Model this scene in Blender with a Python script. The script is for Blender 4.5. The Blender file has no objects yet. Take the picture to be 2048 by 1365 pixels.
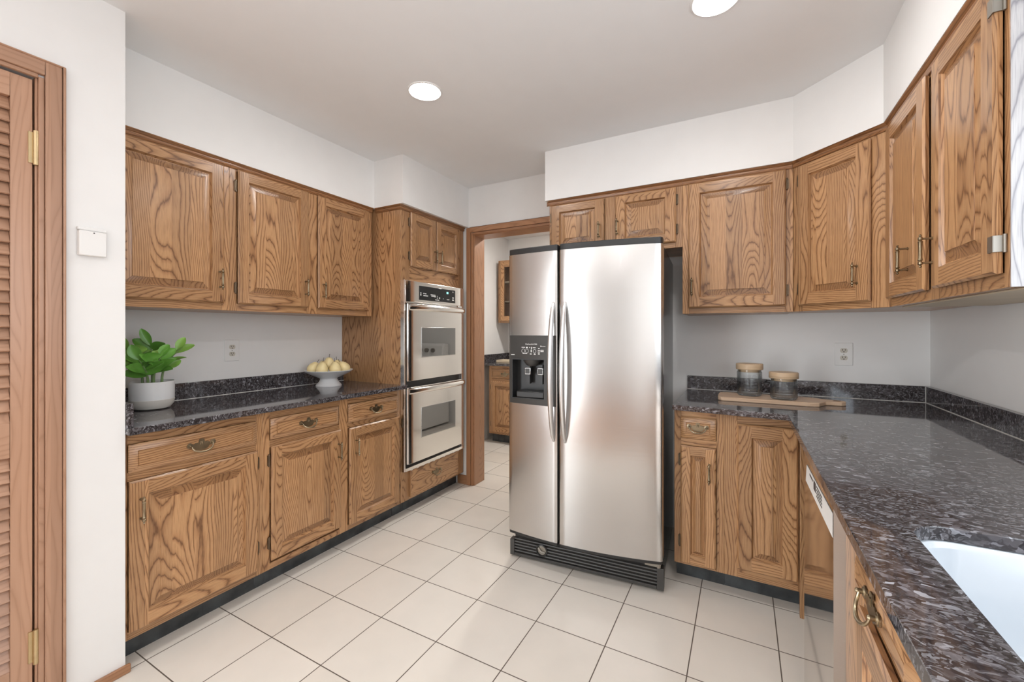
import bpy, bmesh, math, random
from mathutils import Vector, Matrix
random.seed(7)
C = bpy.context.scene.collection
PI = math.pi
def R(a): return math.radians(a)

# ------------------------------------------------------------ camera, world, light, exposure
CAM_H = 1.27
cam = bpy.data.cameras.new('camera'); cam_o = bpy.data.objects.new('camera', cam); C.objects.link(cam_o)
cam_o.location = (0, 0, CAM_H); cam_o.rotation_euler = (R(90), 0, R(28.65))
cam.sensor_width = 36; cam.lens = 843.3/2048*36; cam.shift_y = -18.5/2048
cam.clip_start = 0.02
bpy.context.scene.camera = cam_o
vs = bpy.context.scene.view_settings
vs.view_transform = 'Standard'; vs.look = 'None'; vs.gamma = 1; vs.use_curve_mapping = False
vs.exposure = 0.12
W = bpy.data.worlds.new('world'); bpy.context.scene.world = W; W.use_nodes = True
W.node_tree.nodes['Background'].inputs[0].default_value = (0.86, 0.93, 1.0, 1)
W.node_tree.nodes['Background'].inputs[1].default_value = 1.0
def area(name, loc, rot, sx, sy, power, col):
    l = bpy.data.lights.new(name, 'AREA'); l.shape = 'RECTANGLE'; l.size = sx; l.size_y = sy
    l.energy = power; l.color = col
    o = bpy.data.objects.new(name, l); C.objects.link(o); o.location = loc; o.rotation_euler = rot
    return o
# fill light added at a made-up left opening; daylight through the sink window
area('added_fill_left', (-2.10, -2.1, 1.12), (R(90), 0, R(-90)), 2.6, 2.1, 132, (0.92, 0.965, 1.0))
area('daylight_sink_window', (0.86, 0.55, 1.58), (R(90), 0, R(90)), 1.15, 0.95, 13, (0.82, 0.91, 1.0))

# ------------------------------------------------------------ materials
def nt(name):
    m = bpy.data.materials.new(name); m.use_nodes = True
    t = m.node_tree; b = t.nodes['Principled BSDF']
    return m, t, b
def N(t, typ, **kw):
    n = t.nodes.new(typ)
    for k, v in kw.items():
        if k.startswith('i_'): n.inputs[k[2:]].default_value = v
        else: setattr(n, k, v)
    return n
def math_(t, op, a, b=None, c=None):
    n = t.nodes.new('ShaderNodeMath'); n.operation = op
    for i, x in enumerate((a, b, c)):
        if x is None: continue
        if isinstance(x, (int, float)): n.inputs[i].default_value = x
        else: t.links.new(x, n.inputs[i])
    return n.outputs[0]
def ramp(t, fac, stops):
    n = t.nodes.new('ShaderNodeValToRGB'); e = n.color_ramp.elements
    while len(e) < len(stops): e.new(0.5)
    for i, (p, c) in enumerate(stops): e[i].position = p; e[i].color = (*c, 1)
    t.links.new(fac, n.inputs[0]); return n.outputs[0]
def mix(t, fac, a, b, mode='MIX'):
    n = t.nodes.new('ShaderNodeMix'); n.data_type = 'RGBA'; n.blend_type = mode
    for s, x in ((0, fac), (6, a), (7, b)):
        if isinstance(x, (int, float)): n.inputs[s].default_value = x
        elif isinstance(x, tuple): n.inputs[s].default_value = (*x, 1)
        else: t.links.new(x, n.inputs[s])
    return n.outputs[2]
def plain(name, col, rough=0.5, metal=0.0, noise=0.0, spec=0.5, bump=0.0, bscale=200):
    m, t, b = nt(name)
    b.inputs['Roughness'].default_value = rough; b.inputs['Metallic'].default_value = metal
    b.inputs['Specular IOR Level'].default_value = spec
    tc = N(t, 'ShaderNodeTexCoord')
    nz = N(t, 'ShaderNodeTexNoise', i_Scale=9.0, i_Detail=4.0); t.links.new(tc.outputs['Object'], nz.inputs['Vector'])
    c2 = tuple(min(1, x*(1+noise)) for x in col); c1 = tuple(x*(1-noise) for x in col)
    t.links.new(ramp(t, nz.outputs['Fac'], [(0.35, c1), (0.65, c2)]), b.inputs['Base Color'])
    if bump:
        n2 = N(t, 'ShaderNodeTexNoise', i_Scale=float(bscale), i_Detail=3.0); t.links.new(tc.outputs['Object'], n2.inputs['Vector'])
        bp = N(t, 'ShaderNodeBump', i_Strength=bump, i_Distance=0.002); t.links.new(n2.outputs['Fac'], bp.inputs['Height'])
        t.links.new(bp.outputs['Normal'], b.inputs['Normal'])
    return m
def wood(name, light, mid, dark, board=0.078, freq=120.0, contrast=1.0, rough=0.3, pore=0.5):
    """plain-sawn grain; UV layer 'grain' holds metres along (u) and across (v) the fibres"""
    m, t, b = nt(name)
    uv = N(t, 'ShaderNodeUVMap', uv_map='grain'); sep = N(t, 'ShaderNodeSeparateXYZ'); t.links.new(uv.outputs[0], sep.inputs[0])
    U, V = sep.outputs[0], sep.outputs[1]
    vb = math_(t, 'DIVIDE', V, board); bi = math_(t, 'FLOOR', vb)
    vl = math_(t, 'MULTIPLY', math_(t, 'SUBTRACT', math_(t, 'FRACT', vb), 0.5), board)
    wn = N(t, 'ShaderNodeTexWhiteNoise', noise_dimensions='1D'); t.links.new(bi, wn.inputs['W'])
    sc = N(t, 'ShaderNodeSeparateColor'); t.links.new(wn.outputs['Color'], sc.inputs[0])
    r1, r2, r3 = sc.outputs
    uu = math_(t, 'ADD', U, math_(t, 'MULTIPLY', r1, 30.0))
    def vec(x, y, z):
        c = N(t, 'ShaderNodeCombineXYZ')
        for i, q in enumerate((x, y, z)):
            if isinstance(q, (int, float)): c.inputs[i].default_value = q
            else: t.links.new(q, c.inputs[i])
        return c.outputs[0]
    n1 = N(t, 'ShaderNodeTexNoise', i_Scale=1.0, i_Detail=1.0)
    t.links.new(vec(math_(t, 'MULTIPLY', uu, 1.15), math_(t, 'MULTIPLY', vl, 3.0), math_(t, 'MULTIPLY', r2, 40.0)), n1.inputs['Vector'])
    n2 = N(t, 'ShaderNodeTexNoise', i_Scale=1.0, i_Detail=3.0)
    t.links.new(vec(math_(t, 'MULTIPLY', uu, 9.0), math_(t, 'MULTIPLY', V, 60.0), r3), n2.inputs['Vector'])
    dd = math_(t, 'ADD', math_(t, 'MULTIPLY', n1.outputs['Fac'], 0.30), -0.08)
    c3 = math_(t, 'SUBTRACT', r3, 0.5)
    ac = math_(t, 'ADD', vl, math_(t, 'MULTIPLY', math_(t, 'MULTIPLY', c3, math_(t, 'ABSOLUTE', c3)), 0.62))
    rr = math_(t, 'SQRT', math_(t, 'ADD', math_(t, 'MULTIPLY', ac, ac), math_(t, 'MULTIPLY', dd, dd)))
    rr = math_(t, 'ADD', rr, math_(t, 'MULTIPLY', n2.outputs['Fac'], 0.006))
    saw = math_(t, 'FRACT', math_(t, 'MULTIPLY', rr, freq))
    base = ramp(t, saw, [(0.0, mid), (0.10, dark), (0.22, mid), (0.50, light), (0.86, light), (1.0, mid)])
    # pores
    n3 = N(t, 'ShaderNodeTexNoise', i_Scale=1.0, i_Detail=2.0)
    t.links.new(vec(math_(t, 'MULTIPLY', uu, 14.0), math_(t, 'MULTIPLY', V, 700.0), 3.0), n3.inputs['Vector'])
    pm = ramp(t, n3.outputs['Fac'], [(0.50, (0, 0, 0)), (0.68, (1, 1, 1))])
    base = mix(t, math_(t, 'MULTIPLY', pm, pore), base, dark)
    # board to board tone
    tone = ramp(t, r2, [(0.0, (0.82, 0.80, 0.78)), (1.0, (1.12, 1.10, 1.06))])
    base = mix(t, 1.0, base, tone, 'MULTIPLY')
    t.links.new(mix(t, contrast, mid, base), b.inputs['Base Color'])
    b.inputs['Roughness'].default_value = rough
    b.inputs['Coat Weight'].default_value = 0.12; b.inputs['Coat Roughness'].default_value = 0.18
    bp = N(t, 'ShaderNodeBump', i_Strength=0.18, i_Distance=0.001); t.links.new(saw, bp.inputs['Height'])
    t.links.new(bp.outputs['Normal'], b.inputs['Normal'])
    return m
OAK_L, OAK_M, OAK_D = (0.515, 0.293, 0.144), (0.41, 0.215, 0.100), (0.165, 0.074, 0.031)
OAK = wood('stained_oak', OAK_L, OAK_M, OAK_D)
OAK_END = wood('oak_end_grain', (0.33, 0.175, 0.08), (0.26, 0.125, 0.055), (0.12, 0.052, 0.022))
OAK_DARK = wood('stained_oak_molding', (0.33, 0.155, 0.065), (0.24, 0.108, 0.044), (0.12, 0.05, 0.02))
PINE = wood('stained_pine', (0.50, 0.295, 0.195), (0.46, 0.265, 0.170), (0.39, 0.215, 0.132), board=0.14, freq=70, contrast=0.75, rough=0.35, pore=0.15)
TRIMW = wood('door_casing_wood', (0.44, 0.225, 0.118), (0.39, 0.195, 0.10), (0.29, 0.135, 0.064), board=0.12, freq=80, contrast=0.7, rough=0.35, pore=0.2)
GLARE_OAK = wood('glare_painted_oak', (0.47, 0.46, 0.47), (0.41, 0.40, 0.415), (0.20, 0.195, 0.22), freq=90, contrast=0.9, rough=0.22, pore=0.5)  # oak end panel whitened: window glare painted into the wood colour
ACACIA = wood('cutting_board_wood', (0.66, 0.48, 0.34), (0.60, 0.415, 0.28), (0.46, 0.30, 0.19), board=0.06, freq=60, contrast=0.7, rough=0.5, pore=0.2)
BAMBOO = wood('lid_wood', (0.60, 0.45, 0.30), (0.54, 0.385, 0.245), (0.43, 0.29, 0.17), board=0.03, freq=80, contrast=0.6, rough=0.5, pore=0.15)
WALL = plain('wall_paint', (0.87, 0.86, 0.845), 0.55, noise=0.008, bump=0.04, bscale=300)
CEIL = plain('ceiling_paint', (0.87, 0.87, 0.87), 0.7, noise=0.006)
BLACK = plain('black_plastic', (0.022, 0.022, 0.022), 0.35, noise=0.05)
BLACKG = plain('black_gloss', (0.012, 0.014, 0.016), 0.06, noise=0.05)
FSIDE = plain('fridge_side_black', (0.028, 0.030, 0.031), 0.2, noise=0.05)
CHAR = plain('charcoal_plastic', (0.055, 0.053, 0.05), 0.38, noise=0.06)
TOE = plain('toe_kick_black', (0.050, 0.057, 0.061), 0.25, noise=0.4)
WHITE = plain('white_plastic', (0.85, 0.84, 0.82), 0.35, noise=0.01)
CERAM = plain('white_ceramic', (0.80, 0.80, 0.80), 0.25, noise=0.01)
STONEW = plain('pot_base_glaze', (0.68, 0.645, 0.59), 0.5, noise=0.02)
PAPER = plain('paper', (0.80, 0.78, 0.75), 0.7, noise=0.02)
INK = plain('print_ink', (0.05, 0.04, 0.04), 0.6)
LETTER = plain('printed_white', (0.85, 0.85, 0.83), 0.5)
BRASS = plain('antique_brass', (0.31, 0.25, 0.165), 0.34, 1.0, noise=0.25)
HINGE = plain('bronze_hinge', (0.17, 0.125, 0.085), 0.4, 0.9, noise=0.2)
NICKEL = plain('nickel_hinge', (0.34, 0.315, 0.275), 0.5, 1.0, noise=0.05)
GOLDH = plain('brass_hinge', (0.60, 0.46, 0.26), 0.35, 0.9, noise=0.15)
PEAR = plain('pear_skin', (0.86, 0.71, 0.38), 0.38, noise=0.10)
STEM = plain('pear_stem', (0.06, 0.04, 0.03), 0.6, noise=0.2)
LEAF = plain('leaf_green', (0.13, 0.33, 0.05), 0.35, noise=0.35)
LEAF2 = plain('leaf_green_light', (0.25, 0.47, 0.085), 0.35, noise=0.25)
STALK = plain('plant_stalk', (0.20, 0.30, 0.12), 0.5, noise=0.15)
SOIL = plain('soil', (0.24, 0.17, 0.12), 0.9, noise=0.5, bump=0.6, bscale=90)
CREAM = plain('cream_board', (0.62, 0.52, 0.38), 0.5, noise=0.03)
CAULK = plain('sealant', (0.72, 0.70, 0.66), 0.5)
def glass(name, rough=0.0, col=(1, 1, 1)):
    m, t, b = nt(name)
    b.inputs['Base Color'].default_value = (*col, 1); b.inputs['Roughness'].default_value = rough
    b.inputs['Transmission Weight'].default_value = 1.0; b.inputs['IOR'].default_value = 1.45
    return m
def thin_glass(name, k=0.55, tint=(0.97, 0.98, 0.98)):
    m = bpy.data.materials.new(name); m.use_nodes = True; t = m.node_tree; t.nodes.clear()
    o = N(t, 'ShaderNodeOutputMaterial'); tr = N(t, 'ShaderNodeBsdfTransparent'); tr.inputs[0].default_value = (*tint, 1)
    gl = N(t, 'ShaderNodeBsdfGlass'); gl.inputs['Roughness'].default_value = 0.02; gl.inputs['IOR'].default_value = 1.45
    gs = N(t, 'ShaderNodeBsdfGlossy'); gs.inputs['Roughness'].default_value = 0.05
    fr = N(t, 'ShaderNodeLayerWeight'); fr.inputs['Blend'].default_value = 0.22
    m1 = N(t, 'ShaderNodeMixShader'); m1.inputs[0].default_value = k; t.links.new(gl.outputs[0], m1.inputs[1]); t.links.new(tr.outputs[0], m1.inputs[2])
    m2 = N(t, 'ShaderNodeMixShader'); t.links.new(math_(t, 'MULTIPLY', fr.outputs['Fresnel'], 0.8), m2.inputs[0]); t.links.new(m1.outputs[0], m2.inputs[1]); t.links.new(gs.outputs[0], m2.inputs[2])
    t.links.new(m2.outputs[0], o.inputs[0]); return m
GLASS = thin_glass('clear_glass', 0.9); JARG = thin_glass('textured_glass', 0.80)
def steel(name, col, rough, aniso, wav=0.0):
    m, t, b = nt(name)
    b.inputs['Metallic'].default_value = 1.0
    tc = N(t, 'ShaderNodeTexCoord'); mp = N(t, 'ShaderNodeMapping'); mp.inputs['Scale'].default_value = (1.0, 1.0, 260.0)
    t.links.new(tc.outputs['Object'], mp.inputs['Vector'])
    nz = N(t, 'ShaderNodeTexNoise', i_Scale=2.0, i_Detail=2.0); t.links.new(mp.outputs['Vector'], nz.inputs['Vector'])
    c1 = tuple(x*0.96 for x in col)
    t.links.new(ramp(t, nz.outputs['Fac'], [(0.3, c1), (0.7, col)]), b.inputs['Base Color'])
    t.links.new(math_(t, 'ADD', math_(t, 'MULTIPLY', nz.outputs['Fac'], 0.06), rough-0.03), b.inputs['Roughness'])
    b.inputs['Anisotropic'].default_value = aniso
    if wav:
        n2 = N(t, 'ShaderNodeTexNoise', i_Scale=3.0, i_Detail=1.0); t.links.new(tc.outputs['Object'], n2.inputs['Vector'])
        bp = N(t, 'ShaderNodeBump', i_Strength=wav, i_Distance=0.02); t.links.new(n2.outputs['Fac'], bp.inputs['Height'])
        t.links.new(bp.outputs['Normal'], b.inputs['Normal'])
    return m
STEEL = steel('brushed_stainless', (0.60, 0.585, 0.57), 0.24, 0.4, 0.05)
STEELO = steel('oven_stainless', (0.86, 0.84, 0.81), 0.13, 0.2, 0.03)
SATIN = steel('satin_handle_metal', (0.80, 0.80, 0.80), 0.40, 0.0)
STEELE = steel('satin_steel', (0.66, 0.65, 0.63), 0.42, 0.0)
STEELP = steel('polished_stainless', (0.70, 0.66, 0.62), 0.07, 0.0)
CHROME = steel('handle_metal', (0.72, 0.72, 0.71), 0.28, 0.0)
SINKM = plain('sink_white_enamel', (0.60, 0.64, 0.68), 0.15, noise=0.01)
def dark_glass():
    m, t, b = nt('oven_glass')
    b.inputs['Base Color'].default_value = (0.02, 0.02, 0.02, 1); b.inputs['Roughness'].default_value = 0.02
    b.inputs['Specular IOR Level'].default_value = 1.0; b.inputs['IOR'].default_value = 2.2
    return m
OVENG = dark_glass()
def emis(name, col, s):
    m, t, b = nt(name)
    b.inputs['Base Color'].default_value = (*col, 1)
    b.inputs['Emission Color'].default_value = (*col, 1); b.inputs['Emission Strength'].default_value = s
    return m
LAMP = emis('lamp_diffuser', (1.0, 0.985, 0.965), 116.0)
LAMPF = emis('pantry_fill_diffuser', (1.0, 0.955, 0.90), 290.0)  # for the unseen lamp added beyond the doorway
TEAL = emis('oven_clock', (0.30, 0.85, 0.80), 0.9)
def granite():
    m, t, b = nt('polished_granite')
    tc = N(t, 'ShaderNodeTexCoord')
    mp = N(t, 'ShaderNodeMapping'); mp.inputs['Rotation'].default_value = (0.3, 0.2, 0.6); mp.inputs['Scale'].default_value = (1, 1.7, 1.3)
    t.links.new(tc.outputs['Object'], mp.inputs['Vector'])
    wz = N(t, 'ShaderNodeTexNoise', i_Scale=22.0, i_Detail=3.0); t.links.new(mp.outputs[0], wz.inputs['Vector'])
    wv = mix(t, 0.06, mp.outputs[0], wz.outputs['Color'], 'ADD')
    v1 = N(t, 'ShaderNodeTexVoronoi', i_Scale=85.0); t.links.new(wv, v1.inputs['Vector'])
    s1 = N(t, 'ShaderNodeSeparateColor'); t.links.new(v1.outputs['Color'], s1.inputs[0])
    c1 = ramp(t, s1.outputs[0], [(0.0, (0.022, 0.018, 0.019)), (0.45, (0.050, 0.042, 0.044)), (0.72, (0.105, 0.093, 0.099)), (0.91, (0.20, 0.19, 0.205)), (1.0, (0.42, 0.42, 0.45))])
    v2 = N(t, 'ShaderNodeTexVoronoi', i_Scale=190.0); t.links.new(wv, v2.inputs['Vector'])
    s2 = N(t, 'ShaderNodeSeparateColor'); t.links.new(v2.outputs['Color'], s2.inputs[0])
    c2 = ramp(t, s2.outputs[1], [(0.0, (0.014, 0.011, 0.012)), (0.62, (0.042, 0.035, 0.036)), (1.0, (0.27, 0.265, 0.28))])
    nz = N(t, 'ShaderNodeTexNoise', i_Scale=7.0, i_Detail=4.0); t.links.new(tc.outputs['Object'], nz.inputs['Vector'])
    f = ramp(t, nz.outputs['Fac'], [(0.38, (0.15,)*3), (0.62, (0.8,)*3)])
    c = mix(t, f, c1, c2)
    t.links.new(c, b.inputs['Base Color'])
    b.inputs['Roughness'].default_value = 0.05; b.inputs['Specular IOR Level'].default_value = 0.5; b.inputs['IOR'].default_value = 1.6
    return m
GRAN = granite()
def tiles():
    m, t, b = nt('floor_tiles')
    tc = N(t, 'ShaderNodeTexCoord'); sep = N(t, 'ShaderNodeSeparateXYZ'); t.links.new(tc.outputs['Object'], sep.inputs[0])
    P = 0.307; g = 0.0021
    def line(ax, o):
        f = math_(t, 'FRACT', math_(t, 'DIVIDE', math_(t, 'SUBTRACT', ax, o), P))
        d = math_(t, 'MULTIPLY', math_(t, 'MINIMUM', f, math_(t, 'SUBTRACT', 1.0, f)), P)
        return d, math_(t, 'FLOOR', math_(t, 'DIVIDE', math_(t, 'SUBTRACT', ax, o), P))
    dx, ix = line(sep.outputs[0], -2.022); dy, iy = line(sep.outputs[1], 0.7517)
    d = math_(t, 'MINIMUM', dx, dy)
    gr = math_(t, 'LESS_THAN', d, g)
    wn = N(t, 'ShaderNodeTexWhiteNoise', noise_dimensions='2D')
    cb = N(t, 'ShaderNodeCombineXYZ'); t.links.new(ix, cb.inputs[0]); t.links.new(iy, cb.inputs[1]); t.links.new(cb.outputs[0], wn.inputs['Vector'])
    tc1 = ramp(t, wn.outputs['Value'], [(0.0, (0.79, 0.74, 0.67)), (1.0, (0.83, 0.785, 0.72))])
    nz = N(t, 'ShaderNodeTexNoise', i_Scale=6.0, i_Detail=5.0); t.links.new(tc.outputs['Object'], nz.inputs['Vector'])
    mt = ramp(t, nz.outputs['Fac'], [(0.3, (0.97, 0.97, 0.965)), (0.7, (1.02, 1.015, 1.01))])
    c = mix(t, 1.0, tc1, mt, 'MULTIPLY')
    t.links.new(mix(t, gr, c, (0.12, 0.095, 0.075)), b.inputs['Base Color'])
    t.links.new(math_(t, 'ADD', math_(t, 'MULTIPLY', gr, 0.5), 0.17), b.inputs['Roughness'])
    bp = N(t, 'ShaderNodeBump', i_Strength=0.5, i_Distance=0.001)
    t.links.new(math_(t, 'SUBTRACT', 1.0, gr), bp.inputs['Height']); t.links.new(bp.outputs['Normal'], b.inputs['Normal'])
    return m
TILE = tiles()

# ------------------------------------------------------------ mesh helpers
class MB:
    def __init__(s): s.bm = bmesh.new(); s.uv = s.bm.loops.layers.uv.new('grain')
    def face(s, pts, grain='z', off=None):
        try: f = s.bm.faces.new([s.bm.verts.new(p) for p in pts])
        except ValueError: return
        s.map(f, grain, off); return f
    def map(s, f, grain='z', off=None):
        f.normal_update(); n = f.normal
        g = {'x': Vector((1, 0, 0)), 'y': Vector((0, 1, 0)), 'z': Vector((0, 0, 1))}[grain] if isinstance(grain, str) else Vector(grain).normalized()
        if abs(n.dot(g)) > 0.9:
            g = Vector((1, 0, 0)) if abs(n.x) < 0.8 else Vector((0, 0, 1))
        g = (g - n*n.dot(g)).normalized(); p = n.cross(g)
        if abs(p.x)+abs(p.y)+abs(p.z) > 0 and max((p.x, p.y, p.z), key=abs) < 0: p = -p
        ou, ov = off or (0, 0)
        for l in f.loops: l[s.uv].uv = (l.vert.co.dot(g)+ou, l.vert.co.dot(p)+ov)
    def box(s, x0, x1, y0, y1, z0, z1, grain='z', off=None, skip=''):
        off = off or (random.uniform(0, 9), random.randint(0, 40)*0.78+0.03)
        p = lambda a, b, c: ((x0, x1)[a], (y0, y1)[b], (z0, z1)[c])
        F = {'-x': [(0,0,0),(0,0,1),(0,1,1),(0,1,0)], '+x': [(1,0,0),(1,1,0),(1,1,1),(1,0,1)],
             '-y': [(0,0,0),(1,0,0),(1,0,1),(0,0,1)], '+y': [(0,1,0),(0,1,1),(1,1,1),(1,1,0)],
             '-z': [(0,0,0),(0,1,0),(1,1,0),(1,0,0)], '+z': [(0,0,1),(1,0,1),(1,1,1),(0,1,1)]}
        for k, q in F.items():
            if k in skip.split(','): continue
            s.face([p(*a) for a in q], grain, off)
        return s
    def prism(s, pts, z0, z1, axis='z', grain='z', off=None):
        """extrude 2-D outline (ccw) along axis"""
        off = off or (random.uniform(0, 9), random.randint(0, 40)*0.78+0.03)
        def P(a, h): return {'z': (a[0], a[1], h), 'y': (a[0], h, a[1]), 'x': (h, a[0], a[1])}[axis]
        n = len(pts)
        s.face([P(a, z1) for a in pts], grain, off); s.face([P(a, z0) for a in reversed(pts)], grain, off)
        for i in range(n):
            a, b = pts[i], pts[(i+1) % n]
            s.face([P(a, z0), P(b, z0), P(b, z1), P(a, z1)], grain, off)
        return s
    def lathe(s, prof, o=(0, 0, 0), axis='z', seg=32, mat=None, grain='z'):
        o = Vector(o); rings = []
        def P(r, h, a):
            c, q = r*math.cos(a), r*math.sin(a)
            v = {'z': (c, q, h), 'y': (c, h, q), 'x': (h, c, q)}[axis]
            v = Vector(v)
            return (mat @ v if mat else v) + o
        for (r, h) in prof:
            rings.append([s.bm.verts.new(P(max(r, 1e-5), h, 2*PI*i/seg)) for i in range(seg)])
        for k in range(len(rings)-1):
            for i in range(seg):
                j = (i+1) % seg
                try: f = s.bm.faces.new([rings[k][i], rings[k][j], rings[k+1][j], rings[k+1][i]]); s.map(f, grain)
                except ValueError: pass
        for rg, h in ((rings[0], 0), (rings[-1], 1)):
            try: f = s.bm.faces.new(rg if h else list(reversed(rg))); s.map(f, grain)
            except ValueError: pass
        return s
    def tube(s, path, r, seg=10, flat=1.0, caps=True):
        path = [Vector(p) for p in path]; rings = []; up = None
        for i, p in enumerate(path):
            d = (path[min(i+1, len(path)-1)] - path[max(i-1, 0)]).normalized()
            if up is None: up = Vector((0, 0, 1)) if abs(d.z) < 0.9 else Vector((1, 0, 0))
            a = d.cross(up).normalized(); b = a.cross(d).normalized(); up = b
            rr = r[i] if isinstance(r, (list, tuple)) else r
            rings.append([s.bm.verts.new(p + a*(rr*flat*math.cos(2*PI*k/seg)) + b*(rr*math.sin(2*PI*k/seg))) for k in range(seg)])
        for q in range(len(rings)-1):
            for k in range(seg):
                j = (k+1) % seg
                f = s.bm.faces.new([rings[q][k], rings[q][j], rings[q+1][j], rings[q+1][k]]); s.map(f)
        if caps:
            s.bm.faces.new(list(reversed(rings[0]))); s.bm.faces.new(rings[-1])
        return s
    def build(s, name, mat, parent=None, bevel=0.0, angle=35, loc=None, mat2=None):
        bm = s.bm
        bmesh.ops.remove_doubles(bm, verts=bm.verts, dist=2e-6)
        bmesh.ops.recalc_face_normals(bm, faces=bm.faces)
        for f in bm.faces: f.smooth = True
        for e in bm.edges:
            if len(e.link_faces) != 2 or e.calc_face_angle(0) > R(angle): e.smooth = False
        me = bpy.data.meshes.new(name); bm.to_mesh(me); bm.free(); me.materials.append(mat)
        if mat2: me.materials.append(mat2)
        o = bpy.data.objects.new(name, me); C.objects.link(o)
        if parent: o.parent = parent
        if loc: o.location = loc
        if bevel:
            md = o.modifiers.new('bevel', 'BEVEL'); md.width = bevel; md.segments = 2; md.limit_method = 'ANGLE'; md.angle_limit = R(40)
            md.harden_normals = False
        return o
def tag(o, label, cat, group=None):
    o['label'] = label; o['category'] = cat
    if group: o['group'] = group
    return o
def thing(name, label, cat, loc=(0, 0, 0), rz=0.0, group=None):
    o = bpy.data.objects.new(name, None); C.objects.link(o); o.location = loc; o.rotation_euler = (0, 0, R(rz)); o.empty_display_size = 0.1
    return tag(o, label, cat, group)
def struct(o): o['kind'] = 'structure'; return o

# ------------------------------------------------------------ the setting
CZ = 2.46
XL, XN, XR, YB = -2.015, -2.62, 0.838, 2.90      # near left wall, niche wall, right wall, back wall
m = MB(); m.box(-2.9, 2.2, -0.32, 4.9, -0.05, 0.0, 'x', (0, 0)); struct(m.build('floor', TILE))
m = MB(); m.box(-2.9, 2.2, -6.0, -0.3205, -0.05, 0.0, 'y', (0, 0)); struct(m.build('floor_rear', OAK_DARK))
m = MB(); m.box(-2.9, 2.2, -6.0, 4.9, CZ, CZ+0.05, 'x', (0, 0)); struct(m.build('ceiling', CEIL))
m = MB()
m.box(-2.74, XL, 0.466, 0.687, 0, CZ); m.box(-2.74, XL, -0.32, 0.466, 2.10, CZ); m.box(-2.14, XL, -0.75, -0.32, 0, CZ); m.box(-2.14, XL, -6.0, -3.45, 0, CZ); m.box(-2.14, XL, -3.45, -0.75, 2.2, CZ)  # the gap towards the rear is the opening added for the fill light
struct(m.build('wall_left', WALL))
m = MB(); m.box(-2.74, XN, 0.687, 2.9, 0, CZ); struct(m.build('wall_left_alcove', WALL))
m = MB()                                                          # back wall with the doorway opening
DX0, DX1, DZ = -1.955, -1.185, 2.075
m.box(-2.74, DX0, YB, 3.04, 0, CZ); m.box(DX0, DX1, YB, 3.04, DZ, CZ); m.box(DX1, 0.98, YB, 3.04, 0, CZ)
struct(m.build('wall_back', WALL))
m = MB()                                                          # right wall with the window over the sink
m.box(XR, 0.98, 1.15, YB, 0, CZ); m.box(XR, 0.98, -6.0, -0.05, 0, CZ); m.box(XR, 0.98, -0.05, 1.15, 0, 1.08); m.box(XR, 0.98, -0.05, 1.15, 2.08, CZ)
struct(m.build('wall_right', WALL))
m = MB(); m.box(-2.14, 0.98, -6.0, -5.9, 0, CZ); struct(m.build('wall_rear', WALL))
# soffits above the cabinets
m = MB()
m.prism([(XN, 0.687), (-2.262, 0.687), (-2.262, 2.127), (-1.995, 2.127), (-1.995, YB), (XN, YB)], 2.135, CZ)
struct(m.build('wall_soffit_left', WALL))
m = MB()
m.prism([(-1.145, 2.552), (0.226, 2.552), (0.512, 2.266), (0.512, -1.2), (XR, -1.2), (XR, YB), (-1.145, YB)], 2.135, CZ)
struct(m.build('wall_soffit_right', WALL))
# room beyond the doorway
m = MB(); m.box(-2.8, -2.66, 3.04, 4.9, 0, CZ); struct(m.build('wall_pantry_left', WALL))
m = MB(); m.box(-2.66, 1.0, 4.76, 4.9, 0, CZ); struct(m.build('wall_pantry_back', WALL))
m = MB(); m.box(0.86, 1.0, 3.04, 4.76, 0, CZ); struct(m.build('wall_pantry_right', WALL))
# baseboards
def baseboard(name, x0, x1, y0, y1, h=0.075):
    m = MB(); g = 'x' if abs(x1-x0) > abs(y1-y0) else 'y'
    m.box(x0, x1, y0, y1, 0, h, g); o = m.build(name, TRIMW, bevel=0.004); return struct(o)
baseboard('baseboard_left', XL, XL+0.014, 0.526, 0.70, 0.032)
baseboard('baseboard_left_rear', XL, XL+0.014, -0.75, -0.40, 0.075)
baseboard('baseboard_back', -2.10, -2.006, YB-0.014, YB, 0.075)
baseboard('baseboard_pantry', -2.66, -2.646, 3.05, 4.12, 0.085)
m = MB(); m.box(-2.78, -2.741, -0.80, 0.60, 0, CZ); m.box(-2.741, -2.141, -0.80, -0.76, 0, CZ); struct(m.build('wall_closet', WALL))
# doorway lining and casing
def casing(name, legs, head, mat=TRIMW):
    """profiled boards: legs / head are lists of boxes (x0,x1,y0,y1,z0,z1,grain)"""
    m = MB()
    for b in legs+head: m.box(*b)
    return struct(m.build(name, mat, bevel=0.003))
yc = YB-0.016
casing('trim_1', [(-2.008, -1.968, yc, YB, 0, 2.128, 'z'), (-1.966, -1.945, yc+0.005, YB, 0, 2.085, 'z'),
                  (-1.172, -1.132, yc, YB, 0, 2.128, 'z'), (-1.195, -1.174, yc+0.005, YB, 0, 2.085, 'z')],
       [(-1.968, -1.172, yc, YB, 2.088, 2.128, 'x'), (-1.945, -1.195, yc+0.005, YB, 2.066, 2.086, 'x')])
casing('trim_2', [(DX0-0.001, DX0+0.017, YB+0.001, 3.055, 0, 2.066, 'z'), (DX1-0.017, DX1+0.001, YB+0.001, 3.055, 0, 2.066, 'z')],
       [(DX0+0.017, DX1-0.017, YB+0.001, 3.055, 2.060, 2.076, 'x')])
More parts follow.
